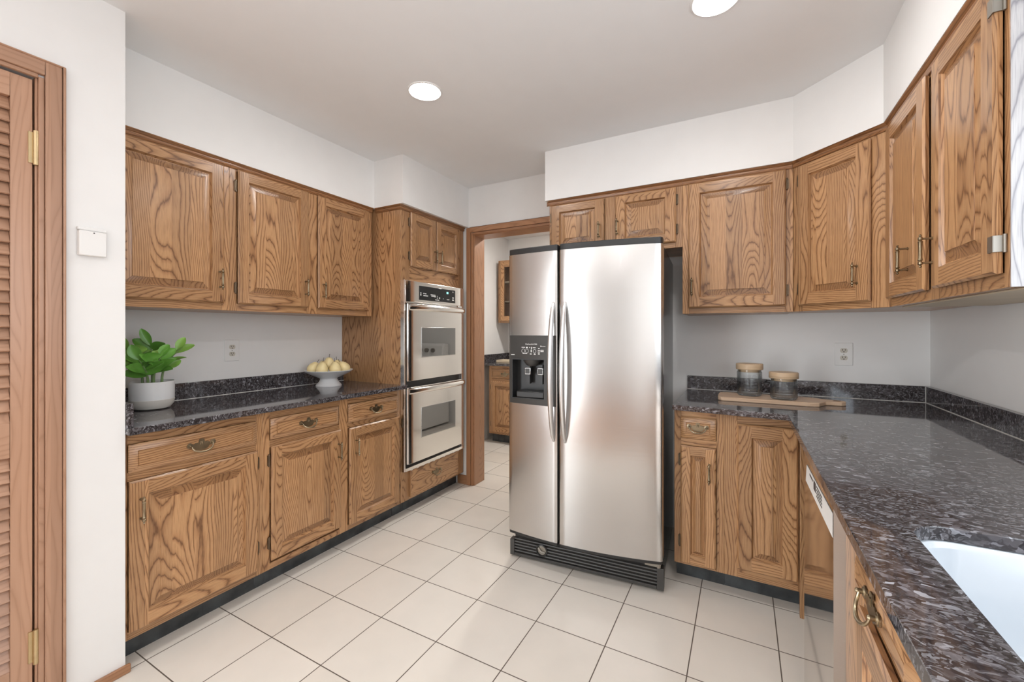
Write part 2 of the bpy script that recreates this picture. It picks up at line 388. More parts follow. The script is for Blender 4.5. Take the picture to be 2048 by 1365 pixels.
# casing of the louvred door
xc = XL+0.018
casing('trim_3', [(XL, xc, 0.478, 0.518, 0, 2.154, 'z'), (XL, xc-0.006, 0.464, 0.478, 0, 2.10, 'z'), (XL, xc+0.004, 0.518, 0.526, 0, 2.158, 'z'),
                  (XL-0.1, XL, 0.459, 0.466, 0, 2.10, 'z'), (XL, xc, -0.38, -0.33, 0, 2.154, 'z'), (XL-0.1, XL, -0.32, -0.313, 0, 2.10, 'z')],
       [(XL, xc, -0.33, 0.478, 2.108, 2.154, 'y'), (XL, xc-0.006, -0.33, 0.464, 2.094, 2.108, 'y'), (XL, xc+0.004, -0.38, 0.518, 2.152, 2.158, 'y')], PINE)
# louvred door
m = MB(); d0, d1 = -0.308, 0.4545; xf, xb = XL-0.004, XL-0.038; sw = 0.048
m.box(xb, xf, d0, d0+sw, 0.01, 2.088, 'z'); m.box(xb, xf, d1-sw, d1, 0.01, 2.088, 'z')
for z0, z1 in ((0.01, 0.20), (0.872, 0.984), (2.012, 2.088)): m.box(xb, xf, d0+sw, d1-sw, z0, z1, 'y')
door = struct(m.build('door_1', PINE, bevel=0.002))
for z0, z1 in ((0.20, 0.872), (0.984, 2.012)):
    m = MB(); n = int((z1-z0)/0.0373)
    for i in range(n):
        z = z0 + (i+0.5)*(z1-z0)/n
        pr = [(xf-0.006, z-0.024), (xf-0.002, z-0.021), (xb+0.008, z+0.026), (xb+0.004, z+0.023)]
        m.prism([(x, q) for x, q in pr], d0+sw, d1-sw, 'y', 'x')
    for f in m.bm.faces: m.map(f, 'y', (1.3, 0.5))
    m.build('louver_slats', PINE, door)
for z in (1.866, 0.25):
    m = MB(); m.lathe([(0.0065, -0.055), (0.0065, 0.055)], (XL+0.006, 0.4595, z), seg=14)
    for k in (-0.056, -0.033, -0.011, 0.011, 0.033): m.lathe([(0.0069, k), (0.0069, k+0.019)], (XL+0.006, 0.4595, z), seg=14)
    m.box(XL-0.004, XL+0.001, 0.444, 0.459, z-0.05, z+0.05)
    h = m.build('hinge', GOLDH, door); h['label'] = 'worn brass butt hinge'
# window over the sink (right wall, beyond the frame) and its frame
m = MB()
for b in ((-0.05, 0.0, 1.08, 2.08), (1.10, 1.15, 1.08, 2.08), (0.0, 1.10, 1.08, 1.13), (0.0, 1.10, 2.03, 2.08)): m.box(0.85, 0.97, b[0], b[1], b[2], b[3])
struct(m.build('window_1', WHITE, bevel=0.003))
m = MB()
for y0, y1, z0, z1 in ((-3.45, -3.40, 0, 2.2), (-0.80, -0.75, 0, 2.2), (-3.40, -0.80, 2.15, 2.2)): m.box(-2.13, -2.02, y0, y1, z0, z1)
struct(m.build('trim_4', WHITE, bevel=0.003))  # frame of the left opening that was made up for the fill light

# ------------------------------------------------------------ cabinet hardware and fronts (local frame: x right, y into wall, z up)
def pull_mesh(x, z, yf, L=0.105):
    """turned brass bar pull standing on two posts"""
    m = MB(); h = L/2; y = yf-0.028
    pr = [(0.0005, -h), (0.0040, -h+0.003), (0.0022, -h+0.007), (0.0062, -h+0.011), (0.0066, -h+0.017), (0.0036, -h+0.020), (0.0068, -h+0.024), (0.0052, -h+0.028), (0.0048, 0)]
    pr = pr + [(r, -q) for r, q in reversed(pr[:-1])]
    m.lathe(pr, (x, y, z), seg=14)
    for s in (-1, 1):
        m.tube([(x, yf, z+s*(h-0.015)), (x, y, z+s*(h-0.015))], 0.0032, 8)
        m.lathe([(0.0055, yf-0.003), (0.0050, yf)], (x, 0, z+s*(h-0.015)), 'y', 12)
    return m
def bail_mesh(x, z, yf, s=1.0):
    m = MB(); y0 = yf-0.0025
    half = [(0.0, 0.027), (0.007, 0.0255), (0.011, 0.020), (0.0105, 0.013), (0.017, 0.0105), (0.023, 0.012), (0.029, 0.0065), (0.036, 0.010), (0.034, 0.0), (0.029, -0.008), (0.022, -0.017), (0.012, -0.021), (0.0, -0.022)]
    out = half + [(-a, b) for a, b in reversed(half[1:-1])]
    m.prism([(x+a*s, z+b*s) for a, b in out], y0, yf, 'y')
    for q in (-1, 1):
        m.lathe([(0.0115*s, yf), (0.0115*s, yf-0.003), (0.0085*s, yf-0.0035), (0.0080*s, yf-0.0055), (0.0045*s, yf-0.006), (0.005*s, yf-0.013), (0.003*s, yf-0.016)], (x+q*0.043*s, 0, z+0.004*s), 'y', 18)
    path = []
    for i in range(17):
        a = PI*i/16; cx = -math.cos(a)
        path.append((x+0.040*s*cx*(1 if abs(cx) < 0.9 else 1.0), yf-0.011-0.010*math.sin(a), z+0.004*s-0.029*s*math.sin(a)**0.75))
    m.tube(path, [0.0026*s+0.0012*s*math.sin(PI*i/16) for i in range(17)], 9)
    m.tube([(x-0.004*s, y0-0.001, z+0.003*s), (x-0.0025*s, y0-0.001, z+0.016*s), (x+0.0025*s, y0-0.001, z+0.016*s), (x+0.004*s, y0-0.001, z+0.003*s)], 0.0012*s, 6)
    return m
def hinge_mesh(x, z, yf, side, L=0.05, r=0.0042):
    m = MB()
    m.lathe([(r, z-L/2), (r, z+L/2)], (x+side*0.004, yf+0.016, 0), seg=10)
    for k in (-1, 1): m.lathe([(r*1.25, z+k*L/2-0.005), (r*1.25, z+k*L/2+0.005)], (x+side*0.004, yf+0.016, 0), seg=10)
    a, b = sorted((x+side*0.001, x+side*0.012)); m.box(a, b, yf+0.014, yf+0.0199, z-L/2, z+L/2)
    return m
def raised_front(x0, x1, z0, z1, fw, yb=0.0, T=0.020, flat=False, rail=None):
    """framed door with a raised panel; back on y=yb, front at yb-T"""
    m = MB(); yf = yb-T; yb -= 0.0035; c = 0.007; rail = rail or fw
    A = (x0, z0, x1, z1)
    def ring(i, y): return [(x0+i[0], y, z0+i[1]), (x1-i[0], y, z0+i[1]), (x1-i[0], y, z1-i[1]), (x0+i[0], y, z1-i[1])]
    def band(a, b, gr, off=None):
        for k in range(4):
            j = (k+1) % 4
            m.face([a[k], a[j], b[j], b[k]], ('x', 'z', 'x', 'z')[k] if gr is None else gr, off or OF[k])
    OF = [(random.uniform(0, 9), random.randint(0, 60)*0.78+0.02) for _ in range(4)]
    m.face(list(reversed(ring((0.003, 0.003), yb))))
    e0, e1, e2 = ring((0.003, 0.003), yb), ring((0, 0), yf+c*0.9), ring((c, c), yf)
    band(e0, e1, None); band(e1, e2, None)
    # stiles run full height, rails between them
    X0, X1, Z0, Z1 = x0+c, x1-c, z0+c, z1-c; I0, I1, J0, J1 = x0+fw, x1-fw, z0+rail, z1-rail
    def q(a, b, cc, d, g, o): m.face([(a, yf, cc), (b, yf, cc), (b, yf, d), (a, yf, d)], g, o)
    q(X0, I0, Z0, Z1, 'z', OF[3]); q(I1, X1, Z0, Z1, 'z', OF[1]); q(I0, I1, Z0, J0, 'x', OF[0]); q(I0, I1, J1, Z1, 'x', OF[2])
    # sticking, groove, bevel, field
    po = (random.uniform(0, 9), random.randint(0, 60)*0.78+random.uniform(0, 0.07))
    bw = min(0.030, (I1-I0)*0.22)
    r0 = ring((fw, rail), yf); r1 = ring((fw+0.002, rail+0.002), yf+0.005); r2 = ring((fw+0.007, rail+0.007), yf+0.0135)
    r3 = ring((fw+0.009, rail+0.009), yf+0.0138); r4 = ring((fw+0.009+bw, rail+0.009+bw), yf+0.0035); r5 = ring((fw+0.0095+bw, rail+0.0095+bw), yf+0.0012)
    band(r0, r1, None); band(r1, r2, None); band(r2, r3, 'z', po)
    for k in range(4):
        j = (k+1) % 4; f = m.face([r3[k], r3[j], r4[j], r4[k]], 'z', po)
        if k in (0, 2):                                            # end grain shows on the upper and lower bevels
            f.material_index = 1
            for l in f.loops: l[m.uv].uv.x *= 4.0
    band(r4, r5, 'z', po)
    m.face(r5, 'z', po)
    return m
def slab_front(x0, x1, z0, z1, yb=0.0, T=0.020):
    """drawer front: sloping borders rising to a flat field, grain horizontal"""
    m = MB(); yf = yb-T; yb -= 0.0035
    def ring(i, y): return [(x0+i, y, z0+i), (x1-i, y, z0+i), (x1-i, y, z1-i), (x0+i, y, z1-i)]
    of = (random.uniform(0, 9), random.randint(0, 60)*0.78+random.uniform(0, 0.05))
    rs = [ring(0.002, yb), ring(0, yb-T*0.2), ring(0.003, yb-T*0.36), ring(0.025, yf), ring(0.026, yf+0.0035), ring(0.028, yf+0.0035), ring(0.0295, yf+0.0005)]
    m.face(list(reversed(rs[0])), 'x', of)
    for a, b in zip(rs, rs[1:]):
        for k in range(4):
            j = (k+1) % 4; m.face([a[k], a[j], b[j], b[k]], 'x', of)
    m.face(rs[-1], 'x', of)
    return m
def cabinet(name, label, loc, rz, w, d, z0, z1, stiles, rails, doors=(), drawers=(), toe=None, mold=None, back_open=False, closed=True, floor_board=None, cat='cabinet', group=None):
    t = thing(name, label, cat, loc, rz, group)
    m = MB(); ft = 0.02
    if closed:
        m.box(0, w, ft, d, z0, z1, 'z')
    else:
        m.box(0, 0.018, ft, d, z0, z1); m.box(w-0.018, w, ft, d, z0, z1); m.box(0.018, w-0.018, d-0.01, d, z0, z1); m.box(0.018, w-0.018, ft, d-0.01, z0, z0+0.018, 'x')
    m.build('body', OAK, t)
    m = MB()
    for a, b in stiles: m.box(a, b, 0, ft, z0, z1, 'z')
    st = sorted(stiles)
    for (za, zb) in rails:
        for (a, b), (c, e) in zip(st, st[1:]):
            if c > b+1e-4: m.box(b, c, 0.0004, ft, za, zb, 'x')
    m.build('face_frame', OAK, t, bevel=0.0012)
    if toe: 
        m = MB(); m.box(toe[0], toe[1], toe[2], toe[2]+0.02, 0, z0+0.004 if closed else z0, 'x')
        for x in toe[3:]: m.box(x-0.0015, x+0.0015, toe[2]-0.0015, toe[2], 0.01, z0-0.01)
        m.build('toe_kick', TOE, t)
        m = MB(); m.box(toe[0], toe[1], toe[2]+0.021, d, 0, z0-0.0005); m.build('plinth', TOE, t)
    if mold:
        for seg in mold:
            m = MB(); a, b = seg[0], seg[1]
            ea, eb = (seg[2], seg[3]) if len(seg) > 2 else (0, 0)
            pr = [(0.0, z1-0.030), (-0.006, z1-0.030), (-0.010, z1-0.022), (-0.010, z1-0.012), (-0.020, z1-0.004), (-0.022, z1), (0.0, z1)]
            # mitred ends: ea/eb shift the ends by ea*|y|
            for i in range(len(pr)):
                p, q = pr[i], pr[(i+1) % len(pr)]
                m.face([(a+ea*p[0], p[0], p[1]), (b-eb*p[0], p[0], p[1]), (b-eb*q[0], q[0], q[1]), (a+ea*q[0], q[0], q[1])], 'x', (3.1, 1.2))
            m.face([(a+ea*p[0], p[0], p[1]) for p in pr], 'x'); m.face([(b-eb*p[0], p[0], p[1]) for p in reversed(pr)], 'x')
            m.build('crown_molding', OAK_DARK, t)
    for dd in doors:
        x0, x1, a, b = dd['r']; fw = dd.get('fw', 0.052)
        o = raised_front(x0, x1, a, b, fw, rail=dd.get('rail')).build('door', OAK, t, mat2=OAK_END)
        if 'pull' in dd: pull_mesh(dd['pull'][0], dd['pull'][1], -0.02).build('handle', BRASS, o)
        for (hx, hz, sd) in dd.get('hinges', ()): 
            hinge_mesh(hx, hz, -0.02, sd).build('hinge', HINGE, o)
    for dd in drawers:
        x0, x1, a, b = dd['r']
        o = slab_front(x0, x1, a, b).build('drawer', OAK, t)
        bail_mesh(dd.get('bx', (x0+x1)/2), dd.get('bz', (a+b)/2), -0.02, dd.get('s', 1.0)).build('handle', BRASS, o)
    return t

# ---- left run, lower (local x = world y - y0)
LF = -2.04
y0 = 0.69
cabinet('base_cabinet', 'wide oak base cabinet beside the white wall stub, under the potted plant', (LF, y0, 0), 90, 0.523, 0.578, 0.10, 0.883,
        [(0, 0.012), (0.491, 0.523)], [(0.10, 0.13), (0.70, 0.735), (0.842, 0.883)],
        doors=[dict(r=(0.011, 0.493, 0.128, 0.703), fw=0.058, pull=(0.045, 0.592), hinges=[(0.493, 0.640, 1), (0.493, 0.233, 1)])],
        drawers=[dict(r=(0.011, 0.491, 0.732, 0.842), bz=0.789)], toe=(0, 0.523, 0.075, 0.30))
y0 = 1.2135
cabinet('base_cabinet', 'two-door oak base cabinet under the fruit bowl, next to the wall ovens', (LF, y0, 0), 90, 0.932, 0.578, 0.10, 0.883,
        [(0, 0.035), (0.442, 0.502), (0.907, 0.932)], [(0.10, 0.13), (0.70, 0.735), (0.842, 0.883)],
        doors=[dict(r=(0.034, 0.443, 0.146, 0.708), pull=(0.421, 0.592), hinges=[(0.034, 0.638, -1), (0.034, 0.233, -1)]),
               dict(r=(0.502, 0.914, 0.128, 0.702), pull=(0.545, 0.585), hinges=[(0.914, 0.645, 1), (0.914, 0.213, 1)])],
        drawers=[dict(r=(0.033, 0.432, 0.738, 0.843), bz=0.789), dict(r=(0.500, 0.905, 0.732, 0.842), bz=0.788)], toe=(0, 0.932, 0.075, 0.05, 0.62))
# ---- left run, upper
UF = -2.285
y0 = 0.6885
cabinet('wall_cabinet', 'oak wall cabinet with one wide door above the potted plant', (UF, y0, 0), 90, 0.501, 0.334, 1.378, 2.1345,
        [(0, 0.02), (0.465, 0.501)], [(1.378, 1.415), (2.095, 2.1345)],
        doors=[dict(r=(0.012, 0.470, 1.413, 2.102), fw=0.056, pull=(0.4475, 1.529))], mold=[(0.0, 0.501)])
y0 = 1.1900
cabinet('wall_cabinet', 'two-door oak wall cabinet beside the tall oven cabinet, above the fruit bowl', (UF, y0, 0), 90, 0.935, 0.334, 1.378, 2.1345,
        [(0, 0.036), (0.432, 0.503), (0.890, 0.935)], [(1.378, 1.415), (2.095, 2.1345)],
        doors=[dict(r=(0.034, 0.434, 1.414, 2.104), pull=(0.411, 1.530), hinges=[(0.034, 2.020, -1), (0.034, 1.496, -1)]),
               dict(r=(0.500, 0.898, 1.414, 2.104), pull=(0.530, 1.524), hinges=[(0.898, 2.020, 1), (0.898, 1.496, 1)])], mold=[(0.0, 0.935, 0, 0)])
# ---- tall oven cabinet (open cavity for the ovens)
y0 = 2.150; TW = 0.738
t = thing('oven_cabinet', 'tall oak cabinet that holds the built-in double wall oven', 'cabinet', (LF, y0, 0), 90)
m = MB(); m.box(0, 0.019, 0.0, 0.578, 0.10, 2.1345); m.box(TW-0.019, TW, 0.0, 0.578, 0.10, 2.1345); m.box(0.019, TW-0.019, 0.566, 0.578, 0.10, 2.1345)
for z in (0.10, 0.305, 1.64, 2.115): m.box(0.019, TW-0.019, 0.02, 0.566, z, z+0.013, 'x')
m.build('body', OAK, t, bevel=0.001)
m = MB()
m.box(0.019, 0.09, 0, 0.02, 1.622, 2.1345); m.box(0.668, TW-0.019, 0, 0.02, 1.622, 2.1345)
m.box(0.09, 0.668, 0.0005, 0.02, 1.622, 1.73, 'x'); m.box(0.09, 0.668, 0.0005, 0.02, 2.095, 2.1345, 'x')
m.box(0.355, 0.378, 0, 0.02, 1.73, 2.095); m.build('face_frame', OAK, t, bevel=0.001)
m = MB(); m.box(0.019, 0.088, 0, 0.02, 0.10, 0.318); m.box(0.640, TW-0.019, 0, 0.02, 0.10, 0.318); m.box(0.088, 0.64, 0.0005, 0.02, 0.10, 0.125, 'x')
m.build('face_frame', OAK, t, bevel=0.001)
m = MB(); m.box(0.019, 0.60, 0.004, 0.016, 1.74, 2.09); m.build('back_panel', OAK, t)
m = MB(); m.box(0, TW, 0.075, 0.095, 0, 0.099, 'x'); m.box(0.10, 0.103, 0.073, 0.075, 0.01, 0.09); m.build('toe_kick', TOE, t)
m = MB(); m.box(0, TW, 0.096, 0.578, 0, 0.0995); m.build('plinth', TOE, t)
for (x0, x1, px, hx, sd) in ((0.088, 0.364, 0.340, 0.088, -1), (0.370, 0.668, 0.398, 0.668, 1)):
    o = raised_front(x0, x1, 1.727, 2.105, 0.050).build('door', OAK, t, mat2=OAK_END)
    pull_mesh(px, 1.829, -0.02).build('handle', BRASS, o)
    for z in (2.035, 1.80): hinge_mesh(hx, z, -0.02, sd).build('hinge', HINGE, o)
m = MB(); of = (2.2, 7.8)
m.box(0.085, 0.640, -0.02, 0.0, 0.118, 0.306, 'x', of); o = m.build('drawer', OAK, t, bevel=0.004)
bail_mesh(0.362, 0.222, -0.02).build('handle', BRASS, o)
pr = [(0.0, -0.030), (-0.006, -0.030), (-0.010, -0.022), (-0.010, -0.012), (-0.020, -0.004), (-0.022, 0), (0.0, 0)]
m = MB(); Z = 2.1345
for i in range(len(pr)):
    p, q = pr[i], pr[(i+1) % len(pr)]
    m.face([(p[0], p[0], Z+p[1]), (TW, p[0], Z+p[1]), (TW, q[0], Z+q[1]), (q[0], q[0], Z+q[1])], 'x', (1, 2))
    m.face([(p[0], p[0], Z+p[1]), (p[0], 0.222, Z+p[1]), (q[0], 0.222, Z+q[1]), (q[0], q[0], Z+q[1])], 'y', (1, 2))
m.build('crown_molding', OAK_DARK, t)
# ---- double wall oven
t = thing('wall_oven', 'stainless steel double wall oven built into the tall oak cabinet', 'oven', (LF, y0, 0), 90)
m = MB(); m.box(0.03, 0.69, 0.0215, 0.54, 0.32, 1.60); m.build('chassis', CHAR, t)
m = MB(); m.box(0.0, 0.014, -0.036, -0.001, 0.318, 1.622); m.box(0.672, 0.700, -0.030, -0.001, 0.318, 1.622); m.box(0.014, 0.672, -0.012, -0.001, 0.318, 1.622); m.build('trim_frame', STEELO, t, bevel=0.002)
m = MB(); m.box(0.014, 0.672, -0.0145, -0.0125, 0.318, 1.47); m.build('door_gap', BLACK, t)
m = MB(); pts = []
for i in range(13):
    x = 0.008+0.664*(0.5-0.5*math.cos(PI*i/12)); pts.append((x, -0.046+0.010*(1-min(0.03, x-0.008, 0.672-x)/0.03)**2))
m.prism([(0.672, -0.012), (0.008, -0.012)][::-1][::-1] + pts, 1.475, 1.6215); cp = m.build('control_panel', STEELO, t, bevel=0.003)
m = MB(); m.box(0.138, 0.561, -0.0485, -0.043, 1.495, 1.595); dg = m.build('display_glass', BLACKG, cp, bevel=0.002)
m = MB(); m.box(0.448, 0.470, -0.0492, -0.0484, 1.560, 1.576); m.build('clock_digits', TEAL, cp)
m = MB()
rnd = random.Random(3)
for (x, z, w, h) in [(0.148, 1.540, 0.010, 0.008), (0.148, 1.526, 0.010, 0.010), (0.180, 1.540, 0.012, 0.006), (0.198, 1.539, 0.014, 0.006), (0.180, 1.524, 0.05, 0.007), (0.260, 1.537, 0.055, 0.005), (0.268, 1.527, 0.030, 0.006), (0.302, 1.525, 0.014, 0.008),
                     (0.332, 1.530, 0.006, 0.006), (0.332, 1.515, 0.006, 0.010), (0.356, 1.517, 0.012, 0.010), (0.312, 1.503, 0.046, 0.005), (0.45, 1.514, 0.032, 0.005), (0.523, 1.577, 0.011, 0.007), (0.520, 1.530, 0.020, 0.009), (0.520, 1.513, 0.020, 0.009), (0.405, 1.518, 0.006, 0.004)]:
    m = MB(); m.box(x, x+w, -0.0492, -0.0484, z, z+h); m.build('button_legend', LETTER, cp)
def oven_door(z0, z1, w0, w1):
    m = MB(); n = 28; pts = []
    xs = [0.020+0.646*(0.5-0.5*math.cos(PI*i/n)) for i in range(n+1)]
    f = lambda x: -0.054+0.012*(1-min(0.028, x-0.020, 0.666-x)/0.028)**2-0.0015*math.sin(PI*(x-0.020)/0.646)
    pts = [(x, f(x)) for x in xs]
    m.prism([(0.666, -0.0148), (0.020, -0.0148)] + pts, z0, z1)
    d = m.build('door', STEELO, t, bevel=0.002)
    m = MB(); m.box(0.150, 0.552, -0.0565, -0.05, w0-0.004, w1+0.004); fr = m.build('window_rim', CHROME, d, bevel=0.002)
    m = MB(); m.box(0.154, 0.548, -0.058, -0.0566, w0, w1); m.build('window', OVENG, d)
    path = [(0.024+0.636*i/24, -0.055-0.024*math.sin(PI*i/24)**0.6, z1-0.026) for i in range(25)]
    m = MB(); m.tube(path, [0.021]*25, 14, flat=0.75); m.build('handle', STEELO, d)
oven_door(0.932, 1.463, 1.092, 1.298)
oven_door(0.366, 0.889, 0.527, 0.733)
m = MB(); m.box(0.014, 0.690, -0.040, -0.0147, 0.318, 0.340)
for i in range(10): m.box(0.06+0.06*i, 0.082+0.06*i, -0.041, -0.038, 0.314, 0.320)
m.build('lower_vent', STEELO, t, bevel=0.001)

# ---- countertops
def slab(name, outline, hole, z0, z1, mat, parent):
    bm = bmesh.new(); uv = bm.loops.layers.uv.new('grain'); edges = []
    for lp in ([outline] + ([hole] if hole else [])):
        vsx = [bm.verts.new((x, y, z1)) for x, y in lp]
        edges += [bm.edges.new((vsx[i], vsx[(i+1) % len(vsx)])) for i in range(len(vsx))]
    bmesh.ops.triangle_fill(bm, use_beauty=True, use_dissolve=False, edges=edges)
    for f in bm.faces:
        if f.normal.z < 0: f.normal_flip()
    ex = bmesh.ops.extrude_face_region(bm, geom=list(bm.faces))
    bmesh.ops.translate(bm, verts=[v for v in ex['geom'] if isinstance(v, bmesh.types.BMVert)], vec=(0, 0, z0-z1))
    bmesh.ops.recalc_face_normals(bm, faces=bm.faces)
    me = bpy.data.meshes.new(name); bm.to_mesh(me); bm.free(); me.materials.append(mat)
    o = bpy.data.objects.new(name, me); C.objects.link(o); o.parent = parent
    md = o.modifiers.new('bevel', 'BEVEL'); md.width = 0.0025; md.segments = 2; md.limit_method = 'ANGLE'; md.angle_limit = R(50)
    return o
ZC = 0.91
t = thing('countertop', 'straight black granite countertop on the left with the plant and the fruit bowl', 'countertop', (0, 0, 0))
slab('worktop', [(-2.618, 0.6885), (-1.990, 0.6885), (-1.990, 2.168), (-2.0035, 2.168), (-2.0035, 2.1485), (-2.618, 2.1485)], None, 0.8835, ZC, GRAN, t)
m = MB(); m.box(-2.618, -2.598, 0.712, 2.148, ZC, 0.998); m.build('backsplash', GRAN, t, bevel=0.0015)
m = MB(); m.box(-2.618, -2.012, 0.6885, 0.711, ZC, 1.000); m.build('side_splash', GRAN, t, bevel=0.0015)
m = MB(); m.box(-2.598, -2.5955, 0.712, 2.148, ZC, ZC+0.0025, 'y'); m.build('sealant_bead', CAULK, t)
t = thing('countertop', 'L-shaped black granite countertop around the right corner with the sink', 'countertop', (0, 0, 0))
SX0, SX1, SY0, SY1, SR = 0.270, 0.690, 0.40, 1.066, 0.070
hole = []
for cx, cy, a0 in ((SX1-SR, SY1-SR, 0), (SX0+SR, SY1-SR, 90), (SX0+SR, SY0+SR, 180), (SX1-SR, SY0+SR, 270)):
    for k in range(7): a = R(a0+15*k); hole.append((cx+SR*math.cos(a), cy+SR*math.sin(a)))
slab('worktop', [(-0.305, 2.207), (0.174, 2.178), (0.172, 0.33), (0.836, 0.33), (0.836, 2.898), (-0.305, 2.898)], hole, 0.8835, ZC, GRAN, t)
m = MB(); m.box(-0.305, 0.814, 2.876, 2.898, ZC, 0.993); m.build('backsplash', GRAN, t, bevel=0.0015)
m = MB(); m.box(0.815, 0.836, 0.33, 2.898, ZC, 0.993); m.build('backsplash', GRAN, t, bevel=0.0015)
m = MB(); m.box(-0.305, 0.812, 2.8735, 2.876, ZC, ZC+0.0025, 'x'); m.box(0.8125, 0.815, 0.33, 2.8735, ZC, ZC+0.0025, 'y'); m.box(0.812, 0.8145, 2.8735, 2.876, ZC, 0.992); m.build('sealant_bead', CAULK, t)
# sink
t = thing('sink', 'white undermount kitchen sink set in the granite by the right edge', 'sink', ((SX0+SX1)/2, (SY0+SY1)/2, 0.70))
def rr(x0, x1, y0, y1, r, n=8):
    o = []
    for cx, cy, a0 in ((x1-r, y1-r, 0), (x0+r, y1-r, 90), (x0+r, y0+r, 180), (x1-r, y0+r, 270)):
        for k in range(n): a = R(a0+90*k/(n-1)); o.append((cx+r*math.cos(a), cy+r*math.sin(a)))
    return o
m = MB(); hw, hl = (SX1-SX0)/2, (SY1-SY0)/2
lv = [(0.030, 0.1830, 0.08), (-0.002, 0.1830, 0.070), (-0.008, 0.175, 0.07), (-0.014, 0.06, 0.06), (-0.03, 0.022, 0.07), (-0.07, 0.006, 0.09), (-0.17, 0.0, 0.03)]
outs = [(0.030, 0.176, 0.08), (0.004, 0.176, 0.07), (0.002, 0.0, 0.06)]
rings = [[m.bm.verts.new((x, y, z)) for x, y in rr(-hw-i, hw+i, -hl-i, hl+i, r)] for i, z, r in lv]
ro = [[m.bm.verts.new((x, y, z-0.012)) for x, y in rr(-hw-i, hw+i, -hl-i, hl+i, r)] for i, z, r in outs]
def skin(m, A):
    for a, b in zip(A, A[1:]):
        for k in range(len(a)): j = (k+1) % len(a); m.bm.faces.new([a[k], a[j], b[j], b[k]])
skin(m, rings); m.bm.faces.new(rings[-1]); skin(m, list(reversed(ro))); m.bm.faces.new(ro[-1]); skin(m, [ro[0], rings[0]])
m.build('basin', SINKM, t)
m = MB(); m.lathe([(0.045, 0.0), (0.045, 0.003), (0.036, 0.004), (0.03, 0.001)], (0, 0, 0.0005), seg=28); m.build('drain', CHROME, t)

# ---- right side, lower (back run faces the camera: local = world)
BF = 2.28
cabinet('base_cabinet', 'narrow oak base cabinet next to the refrigerator, one drawer above one door', (-0.304, BF, 0), 0, 0.2260, 0.618, 0.10, 0.883,
        [(0, 0.032), (0.193, 0.226)], [(0.10, 0.13), (0.70, 0.735), (0.842, 0.883)],
        doors=[dict(r=(0.031, 0.192, 0.113, 0.702), fw=0.046, pull=(0.163, 0.583), hinges=[(0.031, 0.627, -1), (0.031, 0.218, -1)])],
        drawers=[dict(r=(0.031, 0.192, 0.736, 0.845), bz=0.797, s=0.92)], toe=(0, 0.226, 0.085))
cabinet('base_cabinet', 'oak corner base cabinet with one tall door beside the dishwasher', (-0.0775, BF, 0), 0, 0.3120, 0.618, 0.10, 0.883,
        [(0, 0.056), (0.298, 0.312)], [(0.10, 0.148), (0.832, 0.883)],
        doors=[dict(r=(0.055, 0.297, 0.146, 0.834), fw=0.060)], toe=(0, 0.312, 0.085))
m = MB(); m.box(0.2235, 0.2475, 2.250, 2.276, 0.0, 0.880); tag(m.build('filler_board', OAK, bevel=0.002), 'thin upright oak board reaching the floor between corner cabinet and dishwasher', 'board')
# dishwasher
DWX, DY0, DY1 = 0.190, 1.240, 1.785
t = thing('dishwasher', 'polished stainless dishwasher under the right counter with a paper label on its door', 'dishwasher', (DWX, DY1, 0), -90)
w = DY1-DY0
m = MB(); m.box(0.004, w-0.004, 0.034, 0.60, 0.02, 0.875); m.build('tub', CHAR, t)
m = MB(); m.box(0.0, w-0.0015, 0.0, 0.0335, 0.045, 0.872); dd_ = m.build('door', STEELP, t, bevel=0.001)
m = MB(); m.box(w-0.0014, w+0.0008, -0.0008, 0.033, 0.045, 0.872); m.build('edge_trim', STEELE, dd_)
m = MB(); m.box(0.02, w-0.02, 0.06, 0.075, 0.0, 0.045); m.build('toe_kick', BLACK, t)
m = MB()
m.face([(0.05, -0.0012, 0.765), (w-0.008, -0.0012, 0.778), (w-0.008, -0.0012, 0.836), (0.075, -0.0012, 0.826)])
m.face([(0.05, -0.0004, 0.765), (0.075, -0.0004, 0.826), (w-0.008, -0.0004, 0.836), (w-0.008, -0.0004, 0.778)])
lb = m.build('paper_label', PAPER, t)
m = MB(); m.box(0.235, 0.275, -0.0020, -0.0013, 0.797, 0.824)
for i in range(4):
    for k in range(7): m.box(0.29+k*0.014, 0.30+k*0.014, -0.0020, -0.0013, 0.819-i*0.009, 0.823-i*0.009)
for k in range(5): m.box(0.150+k*0.014, 0.160+k*0.014, -0.0020, -0.0013, 0.812, 0.818)
m.build('label_print', INK, lb)
# sink base cabinet
SF = 0.212; y0 = 1.238; w = 0.88
cabinet('sink_cabinet', 'oak sink base cabinet with a brass drawer pull, in the lower right corner', (SF, y0, 0), -90, w, 0.618, 0.10, 0.883,
        [(0, 0.165), (0.49, 0.55), (0.83, w)], [(0.10, 0.13), (0.73, 0.775), (0.842, 0.883)], closed=False,
        doors=[dict(r=(0.200, 0.51, 0.128, 0.742), fw=0.055, hinges=[(0.165, 0.666, -1)]), dict(r=(0.535, 0.85, 0.128, 0.742), fw=0.055)],
        drawers=[dict(r=(0.172, 0.508, 0.764, 0.846), bx=0.326, bz=0.806, s=0.95), dict(r=(0.535, 0.85, 0.764, 0.846))], toe=(0, w, 0.085))

